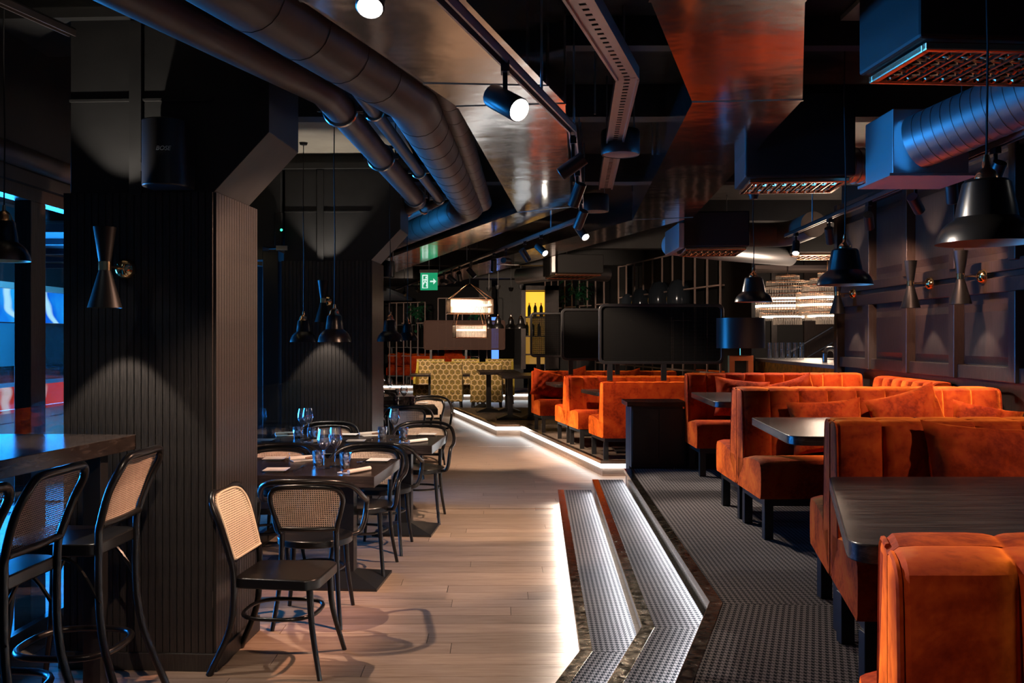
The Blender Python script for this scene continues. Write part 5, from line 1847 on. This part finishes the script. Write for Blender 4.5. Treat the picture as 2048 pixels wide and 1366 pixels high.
def side_chair(name, label, cat, loc, rz, seat_z, top_z, mat, stool=False, group=None):
    t_ = thing(name, label, cat, loc, rz, group)
    sw, sf = 0.185, 0.205
    poly = []
    for cx_, cy_, r_, a0 in ((sf - 0.07, 0.22 - 0.07, 0.07, 0), (-sf + 0.07, 0.22 - 0.07, 0.07, 90), (-sw + 0.05, -0.19 + 0.05, 0.05, 180), (sw - 0.05, -0.19 + 0.05, 0.05, 270)):
        for i in range(7):
            a = R(a0 + 15 * i)
            poly.append((cx_ + r_ * math.cos(a), cy_ + r_ * math.sin(a)))
    MB().prism(poly, seat_z - 0.05, seat_z).build('seat', 'black_lacquer', t_, 35, bevel=0.006)
    spl = 0.03 if not stool else 0.055
    leg_pair(t_, [(0.165, 0.175, seat_z - 0.03), (0.172, 0.19, seat_z * 0.5), (0.185 + spl, 0.21 + spl, 0.0)], 0.0175, 0.012)
    hb = top_z - seat_z
    back = [(0.185 + spl * .4, -0.265 - spl * 1.2, 0.0), (0.172, -0.205, seat_z * 0.5), (0.172, -0.19, seat_z), (0.182, -0.205, seat_z + 0.10), (0.196, -0.245, seat_z + hb * 0.62), (0.192, -0.285, top_z - 0.055), (0.155, -0.302, top_z - 0.008), (0.08, -0.310, top_z), (0, -0.313, top_z)]
    full = back + [(-x_, y_, z_) for x_, y_, z_ in back[-2::-1]]
    MB().tube(smoothpath(full, 5), 0.0165, 8).build('back_frame', 'black_lacquer', t_, 50)
    z0 = seat_z + 0.075

    def yb(z_):
        s_ = [(seat_z, -0.19), (seat_z + 0.10, -0.205), (seat_z + hb * 0.62, -0.245), (top_z - 0.055, -0.285), (top_z, -0.312)]
        for (za, ya), (zb_, yb_) in zip(s_, s_[1:]):
            if za <= z_ <= zb_:
                return ya + (yb_ - ya) * (z_ - za) / (zb_ - za)
        return s_[-1][1]

    def half(z_):
        k = (z_ - z0) / (top_z - z0)
        if k < 0.86:
            return 0.170 + 0.016 * k
        return 0.184 * math.sqrt(max(0.0, 1 - ((k - 0.86) / 0.15) ** 2)) * 0.55 + 0.082
    front = 0.012
    MB().cane(34, 32, lambda u, v: ((u - .5) * 0.38, yb(z0 + v * (top_z - z0)) + front, z0 + v * (top_z - z0)), lambda u, v: abs((u - .5) * 0.38) < half(z0 + v * (top_z - z0)), 0.32).build('cane_panel', mat, t_)
    MB().tube([(-0.172, yb(z0), z0), (0, yb(z0) - 0.01, z0), (0.172, yb(z0), z0)], 0.014, 8).build('back_rail', 'black_lacquer', t_, 50)
    if mat == 'pale_cane':
        bd = [(-0.165, z0 + 0.01), (-0.178, top_z - 0.12), (-0.165, top_z - 0.045), (-0.11, top_z - 0.014), (0, top_z - 0.008), (0.11, top_z - 0.014), (0.165, top_z - 0.045), (0.178, top_z - 0.12), (0.165, z0 + 0.01)]
        MB().tube(smoothpath([(x_, yb(z_) + 0.016, z_) for x_, z_ in bd], 4), 0.006, 6).build('cane_border', mat, t_, 50)
        MB().tube([(-0.165, yb(z0) + 0.018, z0 + 0.012), (0.165, yb(z0) + 0.018, z0 + 0.012)], 0.006, 6).build('cane_border', mat, t_, 50)
    zr = 0.265 if not stool else 0.30
    rr = 0.175 if not stool else 0.20
    rg = [(rr * math.copysign(abs(math.cos(a)) ** 0.7, math.cos(a)), -0.005 + rr * 1.03 * math.copysign(abs(math.sin(a)) ** 0.7, math.sin(a)), zr) for a in [2 * PI * i / 32 for i in range(32)]]
    MB().tube(rg, 0.010 if not stool else 0.0145, 8, closed=True).build('stretcher_ring' if not stool else 'foot_ring', 'black_lacquer', t_, 50)
    if stool:
        for s_ in (-1, 1):
            MB().tube(smoothpath([(s_ * 0.178, -0.20, 0.52), (s_ * 0.172, -0.10, seat_z - 0.09), (s_ * 0.17, 0.0, seat_z - 0.055), (s_ * 0.172, 0.10, seat_z - 0.09), (s_ * 0.185, 0.19, 0.50)], 4), 0.0085, 6).build('brace', 'black_lacquer', t_, 50)
    return t_


side_chair('cane_chair', 'armless bentwood chair with pale cane back beside the near pillar', 'chair', (-1.115, 4.54, 0), R(-95), 0.46, 0.855, 'pale_cane')
st0 = side_chair('bar_stool', 'cane backed bar stool nearest the near pillar', 'bar stool', (-1.86, 3.93, 0), R(88), 0.76, 1.115, 'cane', True, 'cane bar stools along the bar table')
dup(st0, (-1.95, 3.40, 0), R(87), 'middle cane backed bar stool at the bar table')
dup(st0, (-1.97, 2.90, 0), R(86), 'cane backed bar stool cut off by the left edge')

# ---- high bar table against the glazing
t_ = thing('bar_table', 'long high black wooden bar table at the left edge', 'table', (0, 0, 0))
MB().prism([(-1.775, 4.37), (-2.50, 4.40), (-2.56, 1.5), (-2.17, 1.5)], 1.07, 1.14).build('tabletop', 'table_wood_long', t_, bevel=0.003)
for (x_, y_) in ((-1.90, 4.22), (-2.42, 4.25), (-2.28, 1.7)):
    MB().box(x_ - 0.04, y_ - 0.04, 0, x_ + 0.04, y_ + 0.04, 1.07).build('leg', 'black_metal', t_, bevel=0.002)
MB().box(-2.44, 1.7, 0.22, -2.40, 4.2, 0.28).build('foot_rail', 'black_metal', t_)

# ---- glass balustrades in front of the glazing
for lab, (xa, ya), (xb, yb_), zt in (('clear glass balustrade behind the bar table', (-2.56, 3.2), (-2.50, 5.4), 1.235), ('clear glass balustrade beside the second pillar', (-1.95, 6.05), (-1.90, 8.3), 1.22)):
    t_ = thing('glass_balustrade', lab, 'glass screen')
    nrm = Vector((yb_ - ya, -(xb - xa))).normalized() * 0.006
    MB().prism([(xa - nrm.x, ya - nrm.y), (xb - nrm.x, yb_ - nrm.y), (xb + nrm.x, yb_ + nrm.y), (xa + nrm.x, ya + nrm.y)], 0.10, zt).build('pane', 'pane_glass', t_)
    MB().prism([(xa - .02, ya), (xb - .02, yb_), (xb + .02, yb_), (xa + .02, ya)], 0.0, 0.10).build('shoe_rail', 'black_metal', t_)

# ---- honeycomb chairs and their table
def honey_chair(label, loc, rz):
    """local +y is the front; the tall flat back faces -y"""
    t_ = thing('honeycomb_chair', label, 'chair', loc, rz, 'honeycomb armchairs around the far table')
    w = 0.34
    MB().box(-w, -0.34, 0.21, w, -0.22, 1.06).build('backrest', 'honeycomb_fabric', t_, bevel=0.015)
    MB().box(-w - 0.004, -0.345, 1.052, w + 0.004, -0.215, 1.066).build('top_piping', 'yellow_velvet', t_, bevel=0.004)
    MB().box(-w + 0.06, -0.22, 0.22, w - 0.06, 0.28, 0.47).build('seat', 'honeycomb_fabric', t_, bevel=0.025)
    for s_ in (-1, 1):
        m_ = MB()
        prof = [(-0.22, 0.21), (0.27, 0.21), (0.27, 0.60), (0.22, 0.65), (0.02, 0.68), (-0.14, 0.82), (-0.22, 1.02)]
        x0, x1 = sorted((s_ * (w - 0.06), s_ * w))
        vs_ = [(x0, a, b) for a, b in prof] + [(x1, a, b) for a, b in prof]
        k = len(prof)
        m_.add(vs_, [tuple(range(k - 1, -1, -1)), tuple(range(k, 2 * k))] + [(i, (i + 1) % k, k + (i + 1) % k, k + i) for i in range(k)])
        m_.build('arm', 'yellow_velvet', t_, bevel=0.01)
        for y_ in (-0.30, 0.23):
            MB().tube([(s_ * (w - 0.05), y_, 0.215), (s_ * (w - 0.03), y_ * 1.06, 0.0)], [0.022, 0.014], 6).build('leg', 'black_metal', t_)
    return t_


for px, Y, rz_, lab in ((895, 20.2, 0, 'left honeycomb chair with its back to the viewer'), (974, 20.0, -2, 'right honeycomb chair with its back to the viewer'), (858, 22.2, 176, 'leftmost honeycomb chair facing the viewer'), (930, 22.3, 180, 'middle honeycomb chair facing the viewer'), (1000, 22.3, 183, 'rightmost honeycomb chair facing the viewer')):
    honey_chair(lab, ((px - 1024) / FPX * Y, Y, 0), R(rz_))
dining_table('long dark table between the honeycomb chairs', (-0.25, 20.75), R(2), 2.05, 0.85, (0.4, 1.6), 0.76, 0, 0.05, 'long table of the honeycomb chairs')

# ---- far booths at the end of the room
sofa('wide orange sofa back in front of the far brown screen', (-1.15 + 0.0, 25.3, 0.181), 1.6, PI, 0, group='far orange sofas')
far_s = [((-3.85, 28.9), 0, 'far left orange sofa end nearest the dining tables'), ((-3.25, 28.6), 0, 'far left orange sofa right of the first one'), ((-3.7, 31.0), 0, 'farthest orange sofa at the back left')]
for (x_, y_), rz_, lab in far_s:
    sofa(lab, (x_, y_, 0.181), 1.5 if y_ > 30 else 0.95, R(rz_), 0, group='far orange sofas')
cushion(1, (-3.35, 28.55, 0.67), (-15, 12, 20), 'orange cushion on the far left sofa', s_=1.0)
cushion(0, (-1.6, 25.5, 0.95), (-15, 0, 10), 'orange cushion above the wide far sofa back', s_=1.0)
booth_screen('large brown screen behind the crystal chandelier', (-2.38, 24.9, 1.25), 2.2, 0.80, 0, 'brown_weave', post=1.2, wov='brown_weave', nu=130, nv=48, hole=0.12)
booth_screen('far left black screen above the orange sofas', (-3.95, 29.3, 1.25), 1.2, 0.75, 0, post=0.2, nu=40, nv=24)
booth_screen('far black screen left of the brown one', (-3.3, 28.9, 1.25), 1.2, 0.75, 0, post=0.2, nu=40, nv=24)
lattice('far metal lattice left of the chandelier', (-3.6, 27.2), (-2.5, 26.6), 2.6, 5, 2.0)
lattice('far metal lattice behind the chandelier', (-2.1, 26.3), (-0.7, 25.9), 2.7, 6, 1.95)
plant('far trailing plant on the lattice left of the chandelier', (-2.75, 26.7, 2.02), 1.6, 21)
plant('far trailing plant behind the lower chandelier tier', (-1.0, 25.9, 1.97), 1.4, 25)
plant('low green plant right of the brown screen post', (-1.35, 25.6, 1.08), 1.4, 27)

# ---- bar counter with glasses, tap and till
t_ = thing('bar_counter', 'bar counter with gold hammered front behind the orange booths', 'counter', (3.42, 9.75, 0))
MB().box(0.0, 0.0, 1.26, 0.75, 2.9, 1.30).build('worktop', 'counter_top', t_, bevel=0.004)
MB().box(0.03, 0.03, 1.12, 0.72, 2.87, 1.26).build('gold_front', 'gold_band', t_)
MB().box(0.06, 0.05, 0.0, 0.70, 2.85, 1.12).build('body', 'matte_black', t_)
MB().box(0.0, 2.9, 1.26, 1.9, 3.5, 1.30).build('worktop_return', 'counter_top', t_, bevel=0.004)
MB().box(0.03, 2.9, 1.12, 1.87, 3.47, 1.26).build('gold_front', 'gold_band', t_)
MB().box(0.06, 2.9, 0.0, 1.84, 3.45, 1.12).build('body', 'matte_black', t_)
gm = MB().lathe([(0.0, 0.0), (0.034, 0.0), (0.038, 0.11), (0.035, 0.11), (0.032, 0.008), (0.0, 0.008)], 10).mesh('bar_glass', 'clear_glass', 50)
ords = ['first', 'second', 'third', 'fourth', 'fifth', 'sixth', 'seventh']
for row_ in range(2):
    for k in range(6):
        o = bpy.data.objects.new('bar_glass', gm)
        COL.objects.link(o)
        o.location = (3.55 + 0.088 * k, 12.75, 1.30 + 0.112 * row_)
        tag(o, ords[k] + ' glass from left in the ' + ('lower' if row_ == 0 else 'upper') + ' row at the left end of the bar counter', 'glass', 'stacked glasses on the bar counter')
for row_ in range(2):
    for k in range(4):
        o = bpy.data.objects.new('bar_glass', gm)
        COL.objects.link(o)
        o.location = (3.52 + 0.088 * k, 9.95, 1.30 + 0.112 * row_)
        tag(o, ords[k] + ' glass from left in the ' + ('lower' if row_ == 0 else 'upper') + ' row at the right end of the bar counter', 'glass', 'stacked glasses on the bar counter')
t_ = thing('beer_tap', 'curved chrome tap on the bar counter', 'tap', (3.72, 11.0, 1.30))
MB().tube(smoothpath([(0, 0, 0), (0, 0, 0.10), (0.03, 0, 0.155), (0.09, 0, 0.16), (0.13, 0, 0.11), (0.135, 0, 0.0)], 5), 0.030, 10).build('body', 'steel_thin', t_, 50)
MB().tube([(0.02, -0.03, 0.10), (-0.05, -0.05, 0.14)], 0.010, 6).build('handle', 'copper', t_)
t_ = thing('till_screen', 'small till with blue screen on the bar counter', 'till', (3.75, 10.4, 1.30))
MB().box(-0.07, 0.0, 0.0, 0.07, 0.08, 0.03).build('foot', 'matte_black', t_)
MB().box(-0.09, 0.02, 0.03, 0.09, 0.05, 0.14).build('housing', 'matte_black', t_, bevel=0.004)
MB().box(-0.065, 0.017, 0.055, 0.065, 0.02, 0.125).build('display', 'till_screen', t_)

# green indicator on the second pillar head
t_ = thing('wall_device', 'small black device with green indicator left of the second pillar head', 'device', (-2.1, 8.36, 2.42))
MB().box(-0.03, -0.06, 0.0, 0.03, 0.0, 0.30).build('housing', 'matte_black', t_, bevel=0.004)
MB().lathe([(0.0, 0.012), (0.010, 0.008), (0.012, 0.0)], 10, Matrix.Translation((0.032, -0.065, 0.14)) @ Matrix.Rotation(R(90), 4, 'X')).build('indicator', 'green_led', t_, 50)
MB().box(-0.02, -0.05, -0.04, 0.08, -0.03, 0.0).build('bracket', 'steel_thin', t_)
